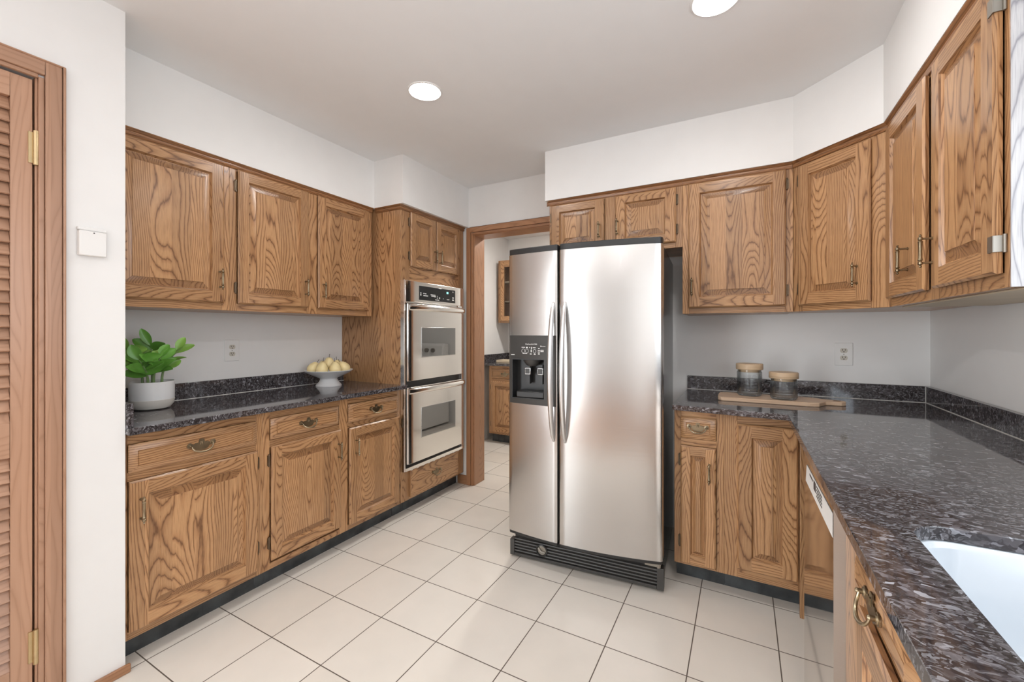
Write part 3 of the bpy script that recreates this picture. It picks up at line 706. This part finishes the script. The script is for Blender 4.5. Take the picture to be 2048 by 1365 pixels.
# ---- right side, upper
UB = 2.58
cabinet('wall_cabinet', 'short two-door oak cabinet above the refrigerator', (-1.125, UB, 0), 0, 0.8245, 0.318, 1.755, 2.1345,
        [(0, 0.022), (0.372, 0.446), (0.788, 0.8245)], [(1.755, 1.790), (2.098, 2.1345)],
        doors=[dict(r=(0.018, 0.374, 1.785, 2.100), fw=0.058, rail=0.05, pull=(0.345, 1.900), hinges=[(0.018, 2.02, -1), (0.018, 1.85, -1)]),
               dict(r=(0.443, 0.791, 1.785, 2.100), fw=0.058, rail=0.05, pull=(0.458, 1.905), hinges=[(0.791, 2.03, 1), (0.791, 1.86, 1)])], mold=[(-0.020, 0.8245, -1, 0)])
cabinet('wall_cabinet', 'single-door oak wall cabinet between the refrigerator and the corner, above the glass jars', (-0.300, UB, 0), 0, 0.5275, 0.318, 1.372, 2.1345,
        [(0, 0.034), (0.493, 0.5275)], [(1.372, 1.408), (2.095, 2.1345)],
        doors=[dict(r=(0.032, 0.496, 1.404, 2.103), fw=0.058, pull=(0.052, 1.519), hinges=[(0.496, 2.03, 1), (0.496, 1.484, 1)])], mold=[(0, 0.5275, 0, -0.414)])
# diagonal corner cabinet
P0, P1 = Vector((0.2285, 2.58)), Vector((0.535, 2.2735)); L = (P1-P0).length
t = thing('wall_cabinet', 'angled oak corner wall cabinet with one narrow door', 'cabinet', (P0.x, P0.y, 0), -45)
m = MB(); c45 = math.sqrt(.5)
def tol(x, y): dx, dy = x-P0.x, y-P0.y; return (dx*c45-dy*c45, dx*c45+dy*c45)
pts = [tol(0.2285, 2.895), tol(0.833, 2.895), tol(0.833, 2.2735), tol(0.549, 2.2735), (L, 0.02), (0, 0.02), tol(0.2285, 2.60)]
m.prism(list(reversed(pts)), 1.376, 2.1345); m.build('body', OAK, t)
m = MB(); m.box(0, 0.05, 0, 0.02, 1.372, 2.1345); m.box(0.36, L, 0, 0.02, 1.372, 2.1345); m.box(0.05, 0.36, 0.0004, 0.02, 1.372, 1.408, 'x'); m.box(0.05, 0.36, 0.0004, 0.02, 2.095, 2.1345, 'x'); m.build('face_frame', OAK, t, bevel=0.001)
o = raised_front(0.037, 0.368, 1.400, 2.098, 0.056).build('door', OAK, t, mat2=OAK_END)
pull_mesh(0.318, 1.520, -0.02).build('handle', BRASS, o)
for z in (2.03, 1.484): hinge_mesh(0.037, z, -0.02, -1).build('hinge', HINGE, o)
m = MB(); Z = 2.1345; e = math.tan(R(22.5))
for i in range(len(pr)):
    p, q = pr[i], pr[(i+1) % len(pr)]
    m.face([(-p[0]*e, p[0], Z+p[1]), (L+p[0]*e, p[0], Z+p[1]), (L+q[0]*e, q[0], Z+q[1]), (-q[0]*e, q[0], Z+q[1])], 'x', (4, 3))
m.build('crown_molding', OAK_DARK, t)
# right run wall cabinet
RF = 0.535; y0 = 2.2725; w = y0-1.386
t = cabinet('wall_cabinet', 'large two-door oak wall cabinet on the right wall with window glare painted on its end panel', (RF, y0, 0), -90, w, 0.300, 1.372, 2.1345,
        [(0, 0.02), (0.425, 0.50), (0.862, w)], [(1.372, 1.408), (2.098, 2.1345)],
        doors=[dict(r=(0.014, 0.428, 1.404, 2.103), fw=0.060, pull=(0.286, 1.528), hinges=[(0.012, 2.045, -1), (0.012, 1.484, -1)]),
               dict(r=(0.492, 0.868, 1.404, 2.103), fw=0.060, pull=(0.432+0.075, 1.522))], mold=[(0, w, 0.414, 0)])
for z in (2.035, 1.475):
    m = MB(); m.box(0.846, 0.871, -0.0225, -0.0195, z-0.019, z+0.019); m.box(0.8685, 0.8715, -0.021, 0.0, z-0.019, z+0.019); m.lathe([(0.004, z-0.021), (0.004, z+0.021)], (0.873, -0.003, 0), seg=12)
    h = m.build('hinge', NICKEL, t); h['label'] = 'large nickel-plated wrap hinge'
m = MB(); m.box(w+0.0004, w+0.004, 0.0, 0.299, 1.372, 2.1345, 'z'); e_ = m.build('end_panel', GLARE_OAK, t); e_['label'] = 'oak end panel with window glare painted into its colour'
# underside lining of the two right-hand wall cabinets
m = MB(); m.box(0.03, w-0.004, 0.03, 0.29, 1.368, 1.3715, 'x'); m.build('underside_panel', CREAM, t)

# ------------------------------------------------------------ refrigerator (local frame rotated 3.9 degrees)
t = thing('refrigerator', 'stainless side-by-side refrigerator with a black ice and water dispenser', 'refrigerator', (-1.147, 2.06, 0), 3.9)
FW = 0.815; XC = FW/2
def fy(x): return -0.045*(1-((x-XC)/XC)**2)
def curve(x0, x1, n=16, dy=0.0): return [(x0+(x1-x0)*i/n, fy(x0+(x1-x0)*i/n)+dy) for i in range(n+1)]
def rim(x0, x1, r=0.010):
    """front outline with rounded outer corners"""
    c = curve(x0+r, x1-r)
    return [(x0, fy(x0)+r)] + [(x0+r*0.3, fy(x0)+r*0.3)] + c + [(x1-r*0.3, fy(x1)+r*0.3)] + [(x1, fy(x1)+r)]
DB = 0.062
m = MB(); m.box(0.006, FW-0.006, 0.076, 0.76, 0.03, 1.705); m.build('body', FSIDE, t, bevel=0.004)
m = MB(); m.box(0.012, FW-0.012, DB+0.001, 0.075, 0.12, 1.70); m.build('gasket', BLACK, t)
# fridge door
m = MB(); m.prism([(FW, DB), (0.309, DB)] + rim(0.309, FW), 0.167, 1.695); fd = m.build('door', STEEL, t)
m = MB(); m.prism([(FW-0.001, DB), (0.310, DB)] + [(x, y+0.002) for x, y in rim(0.310, FW-0.001)], 1.6955, 1.727); m.build('door_cap', BLACK, fd, bevel=0.003)
m = MB(); m.prism([(FW-0.001, DB), (0.310, DB)] + [(x, y+0.003) for x, y in rim(0.310, FW-0.001)], 0.150, 0.1665); m.build('bottom_rail', BLACK, fd, bevel=0.003)
# freezer door with the dispenser notch
RX0, RX1, RZ0, RZ1, RD = 0.030, 0.226, 0.908, 1.122, 0.052
m = MB(); full = [(0.301, DB), (0.0, DB)] + rim(0.0, 0.301)
m.prism(full, 0.167, RZ0); m.prism(full, RZ1, 1.695)
notch = [(0.301, DB), (0.0, DB), (0.0, fy(0)+0.010), (0.003, fy(0)+0.003)] + curve(0.010, RX0, 4) + [(RX0, RD), (RX1, RD)] + curve(RX1, 0.291, 5) + [(0.298, fy(0.301)+0.003), (0.301, fy(0.301)+0.010)]
m.prism(notch, RZ0, RZ1); zd = m.build('door', STEEL, t)
m = MB(); cap = [(0.300, DB), (0.001, DB)]
m.prism(cap + [(x, y+0.002) for x, y in rim(0.001, 0.300)], 1.6955, 1.727); m.build('door_cap', BLACK, zd, bevel=0.003)
m = MB(); m.prism(cap + [(x, y+0.003) for x, y in rim(0.001, 0.300)], 0.150, 0.1665); m.build('bottom_rail', BLACK, zd, bevel=0.003)
# dispenser panel (follows the door's curve)
m = MB()
def cslab(x0, x1, z0, z1, dy=-0.005, n=10):
    f = curve(x0, x1, n, dy); bk = [(x, fy(x)-0.0003) for x, _ in reversed(f)]
    m.prism(bk + f, z0, z1)
cslab(0.012, 0.293, RZ1, 1.250); cslab(0.012, 0.293, 0.878, RZ0); cslab(0.012, RX0, RZ0, RZ1, n=3); cslab(RX1, 0.293, RZ0, RZ1, n=4)
dp = m.build('dispenser_panel', CHAR, zd, bevel=0.0015)
m = MB(); m.box(RX0, RX1, RD-0.004, RD-0.001, RZ0, RZ1); m.box(RX0, RX0+0.003, -0.02, RD-0.004, RZ0, RZ1); m.box(RX1-0.003, RX1, -0.035, RD-0.004, RZ0, RZ1); m.box(RX0, RX1, -0.03, RD-0.004, RZ1-0.003, RZ1); m.box(RX0, RX1, -0.03, RD-0.004, RZ0, RZ0+0.003)
m.build('recess_liner', BLACK, zd)
m = MB(); mid = (RX0+RX1)/2+0.01
m.lathe([(0.050, 0.0), (0.046, -0.012), (0.032, -0.03), (0.022, -0.036)], (mid, 0.012, RZ1-0.004), seg=24); m.build('ice_chute', CHAR, zd)
for x in (mid-0.022, mid+0.052):
    m = MB(); m.box(x-0.018, x+0.018, -0.004, 0.004, 1.035, 1.075); pd = m.build('paddle', CHROME, zd, bevel=0.004)
    m = MB(); m.box(x-0.013, x+0.013, -0.0055, -0.0038, 1.040, 1.070); m.build('paddle_pad', CHAR, pd)
    m = MB(); m.box(x-0.010, x+0.010, 0.0045, 0.03, 0.985, 1.09); m.build('paddle_arm', BLACK, pd)
m = MB(); m.box(RX0+0.03, RX1-0.004, -0.030, RD-0.006, RZ0+0.004, RZ0+0.040); m.build('drip_tray', BLACK, zd, bevel=0.006)
# printed legends on the dispenser
def text(body, size, loc, name, parent, mat, rot=(PI/2, 0, 0)):
    cu = bpy.data.curves.new('txt', 'FONT'); cu.body = body; cu.size = size; cu.extrude = 0.0002
    tmp = bpy.data.objects.new('txt', cu); C.objects.link(tmp)
    dg_ = bpy.context.evaluated_depsgraph_get(); dg_.update()
    me = bpy.data.meshes.new_from_object(tmp.evaluated_get(dg_)); bpy.data.objects.remove(tmp)
    me.transform(Matrix.Translation(loc) @ Matrix.Rotation(rot[2], 4, 'Z') @ Matrix.Rotation(rot[0], 4, 'X'))
    me.materials.clear(); me.materials.append(mat)
    o = bpy.data.objects.new(name, me); C.objects.link(o); o.parent = parent; return o
sl = math.atan2(fy(0.20)-fy(0.12), 0.08)
text('KitchenAid 900', 0.0115, (0.113, fy(0.113)-0.0058, 1.199), 'lettering', dp, LETTER, (PI/2, 0, sl))
m = MB()
def legend(x, z, w, h): m = MB(); m.box(x, x+w, fy(x+w/2)-0.0066, fy(x+w/2)-0.0052, z, z+h); m.build('button_legend', LETTER, dp)
def ringl(x, z, r):
    path = [(x+r*math.cos(2*PI*k/16), fy(x)-0.0062, z+r*1.25*math.sin(2*PI*k/16)) for k in range(17)]
    m = MB(); m.tube(path, 0.0009, 5, caps=False); m.build('button_ring', LETTER, dp)
for x, z, r in ((0.100, 1.166, 0.009), (0.123, 1.166, 0.009), (0.170, 1.166, 0.008)): ringl(x, z, r)
for x, z, w_, h in ((0.090, 1.184, 0.020, 0.003), (0.118, 1.182, 0.010, 0.006), (0.138, 1.183, 0.004, 0.004), (0.149, 1.176, 0.004, 0.012), (0.147, 1.160, 0.005, 0.014), (0.160, 1.183, 0.016, 0.003), (0.097, 1.151, 0.032, 0.0025), (0.142, 1.148, 0.010, 0.005), (0.166, 1.147, 0.010, 0.006), (0.192, 1.178, 0.008, 0.005), (0.190, 1.168, 0.013, 0.004), (0.190, 1.160, 0.012, 0.004), (0.191, 1.149, 0.010, 0.006), (0.206, 1.170, 0.018, 0.004), (0.206, 1.163, 0.018, 0.004), (0.205, 1.190, 0.005, 0.006), (0.212, 1.191, 0.022, 0.0025), (0.022, 1.142, 0.026, 0.004)): legend(x, z, w_, h)
# bowed handles
for x, par in ((0.279, zd), (0.343, fd)):
    n = 24; path = []; ys = fy(x)
    for i in range(n+1):
        k = i/n; z = 0.700+0.722*k; b = math.sin(PI*k)**0.55
        path.append((x, ys+0.006-0.066*b, z))
    m = MB(); m.tube(path, [0.010+0.007*math.sin(PI*i/n)**0.6 for i in range(n+1)], 14, flat=0.85); m.build('handle', SATIN, par)
# grille with filter knob
m = MB(); gy = 0.040; gz0, gz1 = 0.012, 0.118
m.box(-0.004, 0.022, gy-0.012, gy+0.03, gz0, gz1-0.018); m.box(FW-0.03, FW+0.002, gy-0.012, gy+0.03, gz0, gz1); m.box(0.022, FW-0.03, gy-0.010, gy+0.03, gz0, gz0+0.016)
m.box(0.022, FW-0.03, gy+0.012, gy+0.03, gz0, gz1)
gr = m.build('grille', CHAR, t, bevel=0.002)
m = MB()
for k in range(5):
    z = gz0+0.026+k*0.0165
    m.tube([(0.022, gy-0.002, z), (FW-0.03, gy-0.002, z)], 0.0055, 8)
m.build('grille_slats', CHAR, gr)
m = MB(); m.lathe([(0.031, gy-0.006), (0.033, gy-0.014), (0.027, gy-0.016), (0.026, gy-0.008), (0.005, gy-0.006)], (0.186, 0, 0.072), 'y', 28); kb = m.build('filter_cap_ring', BLACK, gr)
m = MB(); m.tube([(0.186-0.02, gy-0.010, 0.084), (0.186-0.005, gy-0.013, 0.066), (0.186+0.02, gy-0.010, 0.062)], 0.007, 10); m.lathe([(0.025, gy-0.0075), (0.024, gy-0.009)], (0.186, 0, 0.072), 'y', 24); m.build('filter_cap', NICKEL, kb)
m = MB(); m.lathe([(0.014, 0.0), (0.014, 0.028)], (0.06, 0.60, 0), seg=16); m.lathe([(0.014, 0.0), (0.014, 0.028)], (FW-0.06, 0.60, 0), seg=16)
m.lathe([(0.014, 0.0), (0.014, 0.028)], (0.06, 0.16, 0), seg=16); m.lathe([(0.014, 0.0), (0.014, 0.028)], (FW-0.06, 0.16, 0), seg=16); m.build('foot', BLACK, t)
m = MB(); m.box(FW-0.085, FW-0.012, 0.02, 0.07, 0.126, 0.146); m.lathe([(0.010, 0.122), (0.010, 0.149)], (FW-0.022, 0.028, 0), seg=14); m.build('hinge_bracket', NICKEL, t)

# ------------------------------------------------------------ small things
# potted plant
PX, PY = -2.425, 0.925
t = thing('potted_plant', 'green leafy plant in a white ceramic pot on the left countertop', 'plant', (PX, PY, ZC))
m = MB(); m.lathe([(0.001, 0.0), (0.045, 0.0), (0.066, 0.006), (0.079, 0.024), (0.083, 0.05), (0.084, 0.128), (0.081, 0.129), (0.079, 0.112), (0.001, 0.111)], seg=40); pot = m.build('pot', CERAM, t)
m = MB(); m.lathe([(0.0455, -0.0), (0.0668, 0.0055), (0.0798, 0.0238), (0.0838, 0.046), (0.0830, 0.0465), (0.079, 0.026), (0.06, 0.006), (0.0455, 0.001)], (0, 0, 0.0), seg=40); m.build('pot_base_glaze', STONEW, pot)
m = MB()
rnd = random.Random(11)
for i in range(60):
    a = rnd.uniform(0, 2*PI); r = 0.074*math.sqrt(rnd.random()); s = rnd.uniform(0.006, 0.011)
    m.lathe([(0.001, -s*.6), (s*.8, -s*.35), (s, 0), (s*.8, s*.35), (0.001, s*.6)], (r*math.cos(a), r*math.sin(a), 0.113), seg=8)
m.lathe([(0.078, 0.1112), (0.001, 0.113)], seg=24); m.build('pebbles', SOIL, t)
def leaf(m, base, dirv, L, Wd, droop):
    d = Vector(dirv).normalized(); side = d.cross(camdir + Vector((rnd.uniform(-0.8, 0.8), rnd.uniform(-0.8, 0.8), 0.5+rnd.uniform(-0.3, 0.6))))
    if side.length < 0.1: side = Vector((1, 0, 0))
    side.normalize(); up = side.cross(d).normalized(); n = 9; rows = []
    for i in range(n+1):
        k = i/n; wd = Wd*(math.sin(PI*min(1, k*0.94+0.03))**0.75)*(1.0 if k < 0.6 else 1.0)
        c = Vector(base)+d*(L*k)+Vector((0, 0, -droop*L*k*k))
        rows.append([c-side*wd+up*wd*0.35, c-side*wd*0.5+up*wd*0.10, c-up*0.0005, c+side*wd*0.5+up*wd*0.10, c+side*wd+up*wd*0.35])
    vv = [[m.bm.verts.new(p) for p in r] for r in rows]
    for a, b in zip(vv, vv[1:]):
        for k in range(4): m.bm.faces.new([a[k], a[k+1], b[k+1], b[k]])
camdir = Vector((-PX, -PY, 0)).normalized(); rt = Vector((camdir.y*-1, camdir.x, 0))
if rt.dot(Vector((math.cos(R(28.65)), math.sin(R(28.65)), 0))) < 0: rt = -rt
stems = [(-0.035, 0.01, -0.085, 0.165, 0.0), (0.0, -0.02, -0.006, 0.190, 0.0), (0.035, 0.012, 0.090, 0.165, 0.02), (0.005, 0.03, 0.03, 0.14, 0.05), (-0.015, 0.035, -0.045, 0.13, 0.05)]
for si, (bx, by, tx, h, fw_) in enumerate(stems):
    b = rt*bx + camdir*by + Vector((0, 0, 0.105)); e = rt*tx + camdir*(by+fw_) + Vector((0, 0, 0.105+h))
    path = [b.lerp(e, k/8) + rt*(-(tx-bx)*0.35*math.sin(PI*k/8)) for k in range(9)]
    m = MB(); m.tube(path, [0.0065-0.0045*k/8 for k in range(9)], 8); st = m.build('stem', STALK, t)
    m = MB()
    for k in range(9):
        q = 0.42+0.58*k/8; p = b.lerp(e, q) + rt*(-(tx-bx)*0.35*math.sin(PI*q))
        sgn = 1 if k % 2 else -1
        dv = rt*(sgn*0.8) + camdir*rnd.uniform(-0.5, 0.9) + Vector((0, 0, rnd.uniform(0.35, 1.0)))
        if k == 8: dv = rt*(0.35*(1 if tx >= 0 else -1)) + Vector((0, 0, 0.9))
        leaf(m, p, dv, rnd.uniform(0.075, 0.100), rnd.uniform(0.018, 0.025), rnd.uniform(0.0, 0.3))
    lf = m.build('leaves', LEAF2 if si in (0, 2) else LEAF, st)
    md = lf.modifiers.new('solid', 'SOLIDIFY'); md.thickness = 0.0008; md.offset = 0
# fruit bowl
BX, BY = -2.425, 1.885
m = MB(); m.lathe([(0.001, 0.004), (0.066, 0.004), (0.070, 0.0), (0.080, 0.0), (0.081, 0.006), (0.062, 0.028), (0.053, 0.046), (0.056, 0.052), (0.095, 0.070), (0.135, 0.090), (0.152, 0.104), (0.152, 0.107), (0.146, 0.1065), (0.120, 0.090), (0.07, 0.072), (0.001, 0.066)], seg=56)
bowl = m.build('pedestal_bowl', CERAM, loc=(BX, BY, ZC)); tag(bowl, 'white ceramic pedestal bowl of pears on the left countertop', 'bowl')
cd = Vector((-BX, -BY, 0)).normalized(); rt2 = Vector((-cd.y, cd.x, 0)); 
if rt2.dot(Vector((0.88, 0.48, 0))) < 0: rt2 = -rt2
pears = [(-0.096, -0.002, 0.103, 0.55, 'leftmost pear in the white bowl, leaning right'),
         (-0.040, 0.060, 0.102, 0.08, 'front left pear in the white bowl, standing upright'),
         (0.040, 0.060, 0.102, -0.05, 'front right pear in the white bowl, standing upright'),
         (0.098, -0.002, 0.103, -0.62, 'rightmost pear in the white bowl, leaning left'),
         (-0.040, -0.055, 0.103, 0.15, 'back left pear in the white bowl, half hidden by the front pears'),
         (0.002, -0.012, 0.128, 0.0, 'middle pear in the white bowl, its stem the highest'),
         (0.058, -0.066, 0.106, -0.12, 'back right pear in the white bowl, behind the others')]
for i, (a, b, z, lean, lab) in enumerate(pears):
    p = rt2*a + cd*b
    t = thing('pear', lab, 'pear', (BX+p.x, BY+p.y, ZC+z+0.010), 0, 'pears in the white bowl')
    PS = 1.10; rot = Matrix.Rotation(-lean, 3, cd)
    pf = [(0.001, -0.030), (0.012, -0.029), (0.026, -0.022), (0.0335, -0.008), (0.034, 0.004), (0.0315, 0.014), (0.027, 0.025), (0.0215, 0.034), (0.016, 0.041), (0.008, 0.0455), (0.001, 0.046)]
    m = MB(); m.lathe([(r*PS, h*PS) for r, h in pf], (0, 0, 0), seg=24, mat=rot); m.build('flesh', PEAR, t, angle=80)
    tp = rot @ Vector((0, 0, 0.044*PS)); tq = rot @ Vector((0.003*(1 if i % 2 else -1), 0, 0.056*PS)); tr = rot @ Vector((0.004*(1 if i % 2 else -1), 0.002, 0.066*PS))
    m = MB(); m.tube([tp, tq, tr], [0.0014, 0.0014, 0.0020], 7); m.build('stem', STEM, t)
# cutting board and jars
m = MB(); y0, y1, xa, xb_ = 2.455, 2.668, -0.115, 0.335; hy = 2.580; ol = []
for (x, y) in ((xa+0.018, y0), (xb_-0.05, y0), (xb_-0.012, y0+0.014), (xb_+0.004, y0+0.045), (xb_+0.020, y0+0.078), (xb_+0.045, hy-0.036), (xb_+0.085, hy-0.034), (xb_+0.104, hy-0.018), (xb_+0.108, hy+0.004), (xb_+0.100, hy+0.024), (xb_+0.08, hy+0.034), (xb_+0.045, hy+0.034), (xb_+0.018, hy+0.050), (xb_-0.01, y1-0.012), (xb_-0.05, y1), (xa+0.018, y1), (xa+0.005, y1-0.02), (xa, y1-0.06), (xa, y0+0.05), (xa+0.004, y0+0.015)): ol.append((x, y))
t = thing('cutting_board', 'wooden cutting board with a rounded handle under the two glass jars', 'cutting board', (0, 0, ZC))
m = MB(); m.prism(ol, 0.0002, 0.020, 'z', 'x'); m.build('board', ACACIA, t, bevel=0.003)
m = MB(); m.lathe([(0.016, 0.0201), (0.016, 0.0206)], (xb_+0.072, hy, 0), seg=24); m.build('painted_handle_hole', plain('painted_hole_shade', (0.16, 0.09, 0.05), 0.7), t)  # flat dark disc painted for the shaded hole in the handle
def jar(label, x, y, h, r, lid):
    t = thing('glass_jar', label, 'jar', (x, y, ZC+0.0203), 0, 'textured glass jars on the cutting board')
    m = MB(); seg = 120; rows = int(h/0.0024); rings = []
    def rad(k, z):
        if z < 0.010: return r*(0.90+0.10*math.sin(min(1, z/0.010)*PI/2))
        if z > h-0.012: return r*0.965
        return r
    for i in range(rows+1):
        z = h*i/rows; rg = []
        for k in range(seg):
            bm_ = 0.0
            if 0.010 < z < h-0.012:
                q1 = math.sin(2*PI*(k/6.0+i/5.0)); q2 = math.sin(2*PI*(k/6.0-i/5.0)); bm_ = 0.0032*max(0.0, q1*q2)
            a = 2*PI*k/seg; q = rad(k, z)+bm_; rg.append(m.bm.verts.new((q*math.cos(a), q*math.sin(a), z)))
        rings.append(rg)
    inn = []
    for z, q in ((h, r*0.93), (h-0.02, r*0.93), (0.016, r*0.93), (0.010, r*0.86), (0.008, 0.004)):
        inn.append([m.bm.verts.new((q*math.cos(2*PI*k/seg), q*math.sin(2*PI*k/seg), z)) for k in range(seg)])
    skin(m, rings + inn); m.bm.faces.new(list(reversed(rings[0]))); m.bm.faces.new(inn[-1])
    m.build('jar_body', JARG, t, angle=60)
    m = MB(); m.lathe([(r*0.9, h-0.012), (r*0.92, h+0.0006), (r*1.09, h+0.001), (r*1.11, h+0.004), (r*1.11, h+lid-0.004), (r*1.07, h+lid), (0.001, h+lid)], seg=48, grain='x'); m.build('lid', BAMBOO, t)
jar('taller glass jar with a wooden lid, left of the two on the cutting board', 0.033, 2.592, 0.138, 0.058, 0.032)
jar('shorter glass jar with a wooden lid, right of the two on the cutting board', 0.183, 2.530, 0.104, 0.058, 0.032)
# outlets
def outlet(label, loc, rz):
    t = thing('wall_outlet', label, 'outlet', loc, rz, 'white duplex outlets')
    m = MB(); m.box(-0.040, 0.040, -0.006, -0.0005, -0.062, 0.062); pl = m.build('cover_plate', WHITE, t, bevel=0.003)
    for z in (-0.020, 0.020):
        m = MB(); pts = [(0.0165*math.cos(2*PI*k/28), max(-0.0125, min(0.0125, 0.0165*math.sin(2*PI*k/28)))+z) for k in range(28)]
        m.prism(pts, -0.0078, -0.006, 'y'); rc = m.build('receptacle', plain('outlet_face', (0.62, 0.58, 0.50), 0.4), t)
        m = MB(); m.box(-0.0072, -0.0045, -0.0083, -0.0077, z-0.001, z+0.008); m.box(0.0045, 0.0070, -0.0083, -0.0077, z, z+0.0075); m.lathe([(0.0028, -0.0083), (0.0028, -0.0077)], (0, 0, z-0.0065), 'y', 12); m.build('slots', INK, rc)
    m = MB(); m.lathe([(0.003, -0.0068), (0.003, -0.006)], (0, 0, 0), 'y', 12); m.build('screw', NICKEL, t)
outlet('white wall outlet between the plant and the fruit bowl', (XN, 1.377, 1.161), 90)
outlet('white wall outlet above the cutting board in the right corner', (0.487, YB, 1.147), 0)
# alarm sensor box on the wall stub
t = thing('wall_sensor', 'small square white sensor box on the wall beside the louvred door', 'sensor', (XL, 0.592, 1.585), 90)
m = MB(); m.box(-0.036, 0.036, -0.024, -0.0005, -0.050, 0.036); m.build('case', WHITE, t, bevel=0.003)
m = MB(); m.box(-0.038, 0.038, -0.018, -0.0005, 0.037, 0.049); m.build('top_cap', WHITE, t, bevel=0.003)
m = MB(); m.lathe([(0.0022, -0.0246), (0.0022, -0.0238)], (0.002, 0, 0.030), 'y', 12); m.build('indicator', INK, t)

# ------------------------------------------------------------ recessed ceiling lights
def ceiling_light(label, x, y, mat=LAMP, r=0.065):
    t = thing('ceiling_light', label, 'light', (x, y, CZ), 0, 'recessed ceiling lights')
    m = MB(); m.lathe([(r+0.001, -0.001), (r+0.012, -0.006), (r+0.018, -0.004), (r+0.020, -0.0005), (r+0.001, -0.0005)], seg=40); m.build('trim_ring', WHITE, t)
    m = MB(); m.lathe([(0.001, -0.010), (r*0.6, -0.009), (r, -0.004), (r, -0.0008), (0.001, -0.0008)], seg=40); m.build('diffuser', mat, t)
ceiling_light('round recessed ceiling light near the tall oven cabinet, the one seen whole', -1.376, 1.622)
ceiling_light('round recessed ceiling light cut off by the top edge of the photo', -0.084, 1.671)
ceiling_light('round recessed ceiling light above the viewpoint', -0.08, -0.35)
ceiling_light('added recessed fill light, unseen, far behind the viewpoint on the left side', -1.37, -2.3)  # this lamp and the next are unseen, added to brighten the room
ceiling_light('added recessed fill light, unseen, far behind the viewpoint on the right side', -0.08, -2.3)
ceiling_light('added recessed fill light, unseen, in the room beyond the doorway', -1.5, 3.75, LAMPF, 0.09)  # unseen lamp added to brighten the room behind the doorway

# ------------------------------------------------------------ beyond the doorway
PF = 4.13
cabinet('base_cabinet', 'oak base cabinet seen through the doorway, under a dark counter', (-2.555, PF, 0), 0, 0.86, 0.60, 0.105, 0.883,
        [(0, 0.035), (0.40, 0.46), (0.83, 0.86)], [(0.105, 0.135), (0.70, 0.735), (0.842, 0.883)],
        doors=[dict(r=(0.032, 0.403, 0.13, 0.71), fw=0.055, pull=(0.37, 0.60), hinges=[(0.032, 0.64, -1), (0.032, 0.22, -1)]), dict(r=(0.457, 0.833, 0.13, 0.71), fw=0.055)],
        drawers=[dict(r=(0.032, 0.403, 0.74, 0.848)), dict(r=(0.457, 0.833, 0.74, 0.848))], toe=(0, 0.86, 0.075))
t = thing('countertop', 'short dark granite counter in the room beyond the doorway', 'countertop')
slab('worktop', [(-2.655, 4.085), (-1.69, 4.085), (-1.69, 4.755), (-2.655, 4.755)], None, 0.884, 0.912, GRAN, t)
m = MB(); m.box(-2.655, -2.635, 4.10, 4.755, 0.912, 1.0); m.box(-2.635, -1.69, 4.735, 4.755, 0.912, 1.0); m.build('backsplash', GRAN, t)
m = MB(); m.box(-0.09, 0.09, -0.09, 0.09, 0, 0.03); bk = m.build('notepad', CREAM, bevel=0.003, loc=(-2.42, 4.30, 0.9125)); tag(bk, 'small tan wooden block on the counter beyond the doorway', 'block')
t = thing('wall_cabinet', 'glass-fronted oak wall cabinet seen through the doorway', 'cabinet', (-2.615, 4.44, 0), 0)
m = MB(); w = 0.86
m.box(0, 0.018, 0.02, 0.31, 1.378, 2.1345); m.box(w-0.018, w, 0.02, 0.31, 1.378, 2.1345); m.box(0.018, w-0.018, 0.295, 0.31, 1.378, 2.1345)
for z in (1.378, 2.116): m.box(0.018, w-0.018, 0.02, 0.295, z, z+0.018, 'x')
m.build('body', OAK, t)
for z in (1.63, 1.87):
    m = MB(); m.box(0.019, w-0.019, 0.05, 0.294, z, z+0.016, 'x'); m.build('shelf', CREAM, t)
m = MB(); m.box(0, 0.035, 0, 0.02, 1.378, 2.1345); m.box(w-0.035, w, 0, 0.02, 1.378, 2.1345); m.box(0.035, w-0.035, 0, 0.02, 1.378, 1.41, 'x'); m.box(0.035, w-0.035, 0, 0.02, 2.10, 2.1345, 'x'); m.box(0.40, 0.46, 0, 0.02, 1.41, 2.10); m.build('face_frame', OAK, t)
for x0, x1 in ((0.03, 0.405), (0.455, 0.83)):
    m = MB(); f = 0.06
    m.box(x0, x0+f, -0.02, -0.0005, 1.40, 2.11); m.box(x1-f, x1, -0.02, -0.0005, 1.40, 2.11); m.box(x0+f, x1-f, -0.02, -0.0005, 1.40, 1.46, 'x'); m.box(x0+f, x1-f, -0.02, -0.0005, 2.05, 2.11, 'x')
    o = m.build('door', OAK, t, bevel=0.002)
    m = MB(); m.box(x0+f, x1-f, -0.012, -0.008, 1.46, 2.05); m.build('pane', GLASS, o)
# washing machine (seen mirrored in the upper oven window)
t = thing('washing_machine', 'white top-loading washing machine beyond the doorway, mirrored in the oven window', 'washing machine', (-0.40, 4.05, 0))
m = MB(); m.box(0, 0.69, 0, 0.66, 0.02, 0.93); m.build('cabinet_shell', WHITE, t, bevel=0.015)
m = MB(); m.box(0.06, 0.63, 0.05, 0.47, 0.931, 0.945); m.build('lid', WHITE, t, bevel=0.01)
m = MB(); m.prism([(0.50, 0.931), (0.65, 0.931), (0.65, 1.10), (0.58, 1.11), (0.53, 1.08)], 0.005, 0.685, 'x'); cs = m.build('console', WHITE, t, bevel=0.012)
for x in (0.16, 0.27, 0.38): 
    m = MB(); m.lathe([(0.030, 0.490), (0.028, 0.518), (0.001, 0.518)], (x, 0, 1.015), 'y', 20); m.build('dial', NICKEL, cs)
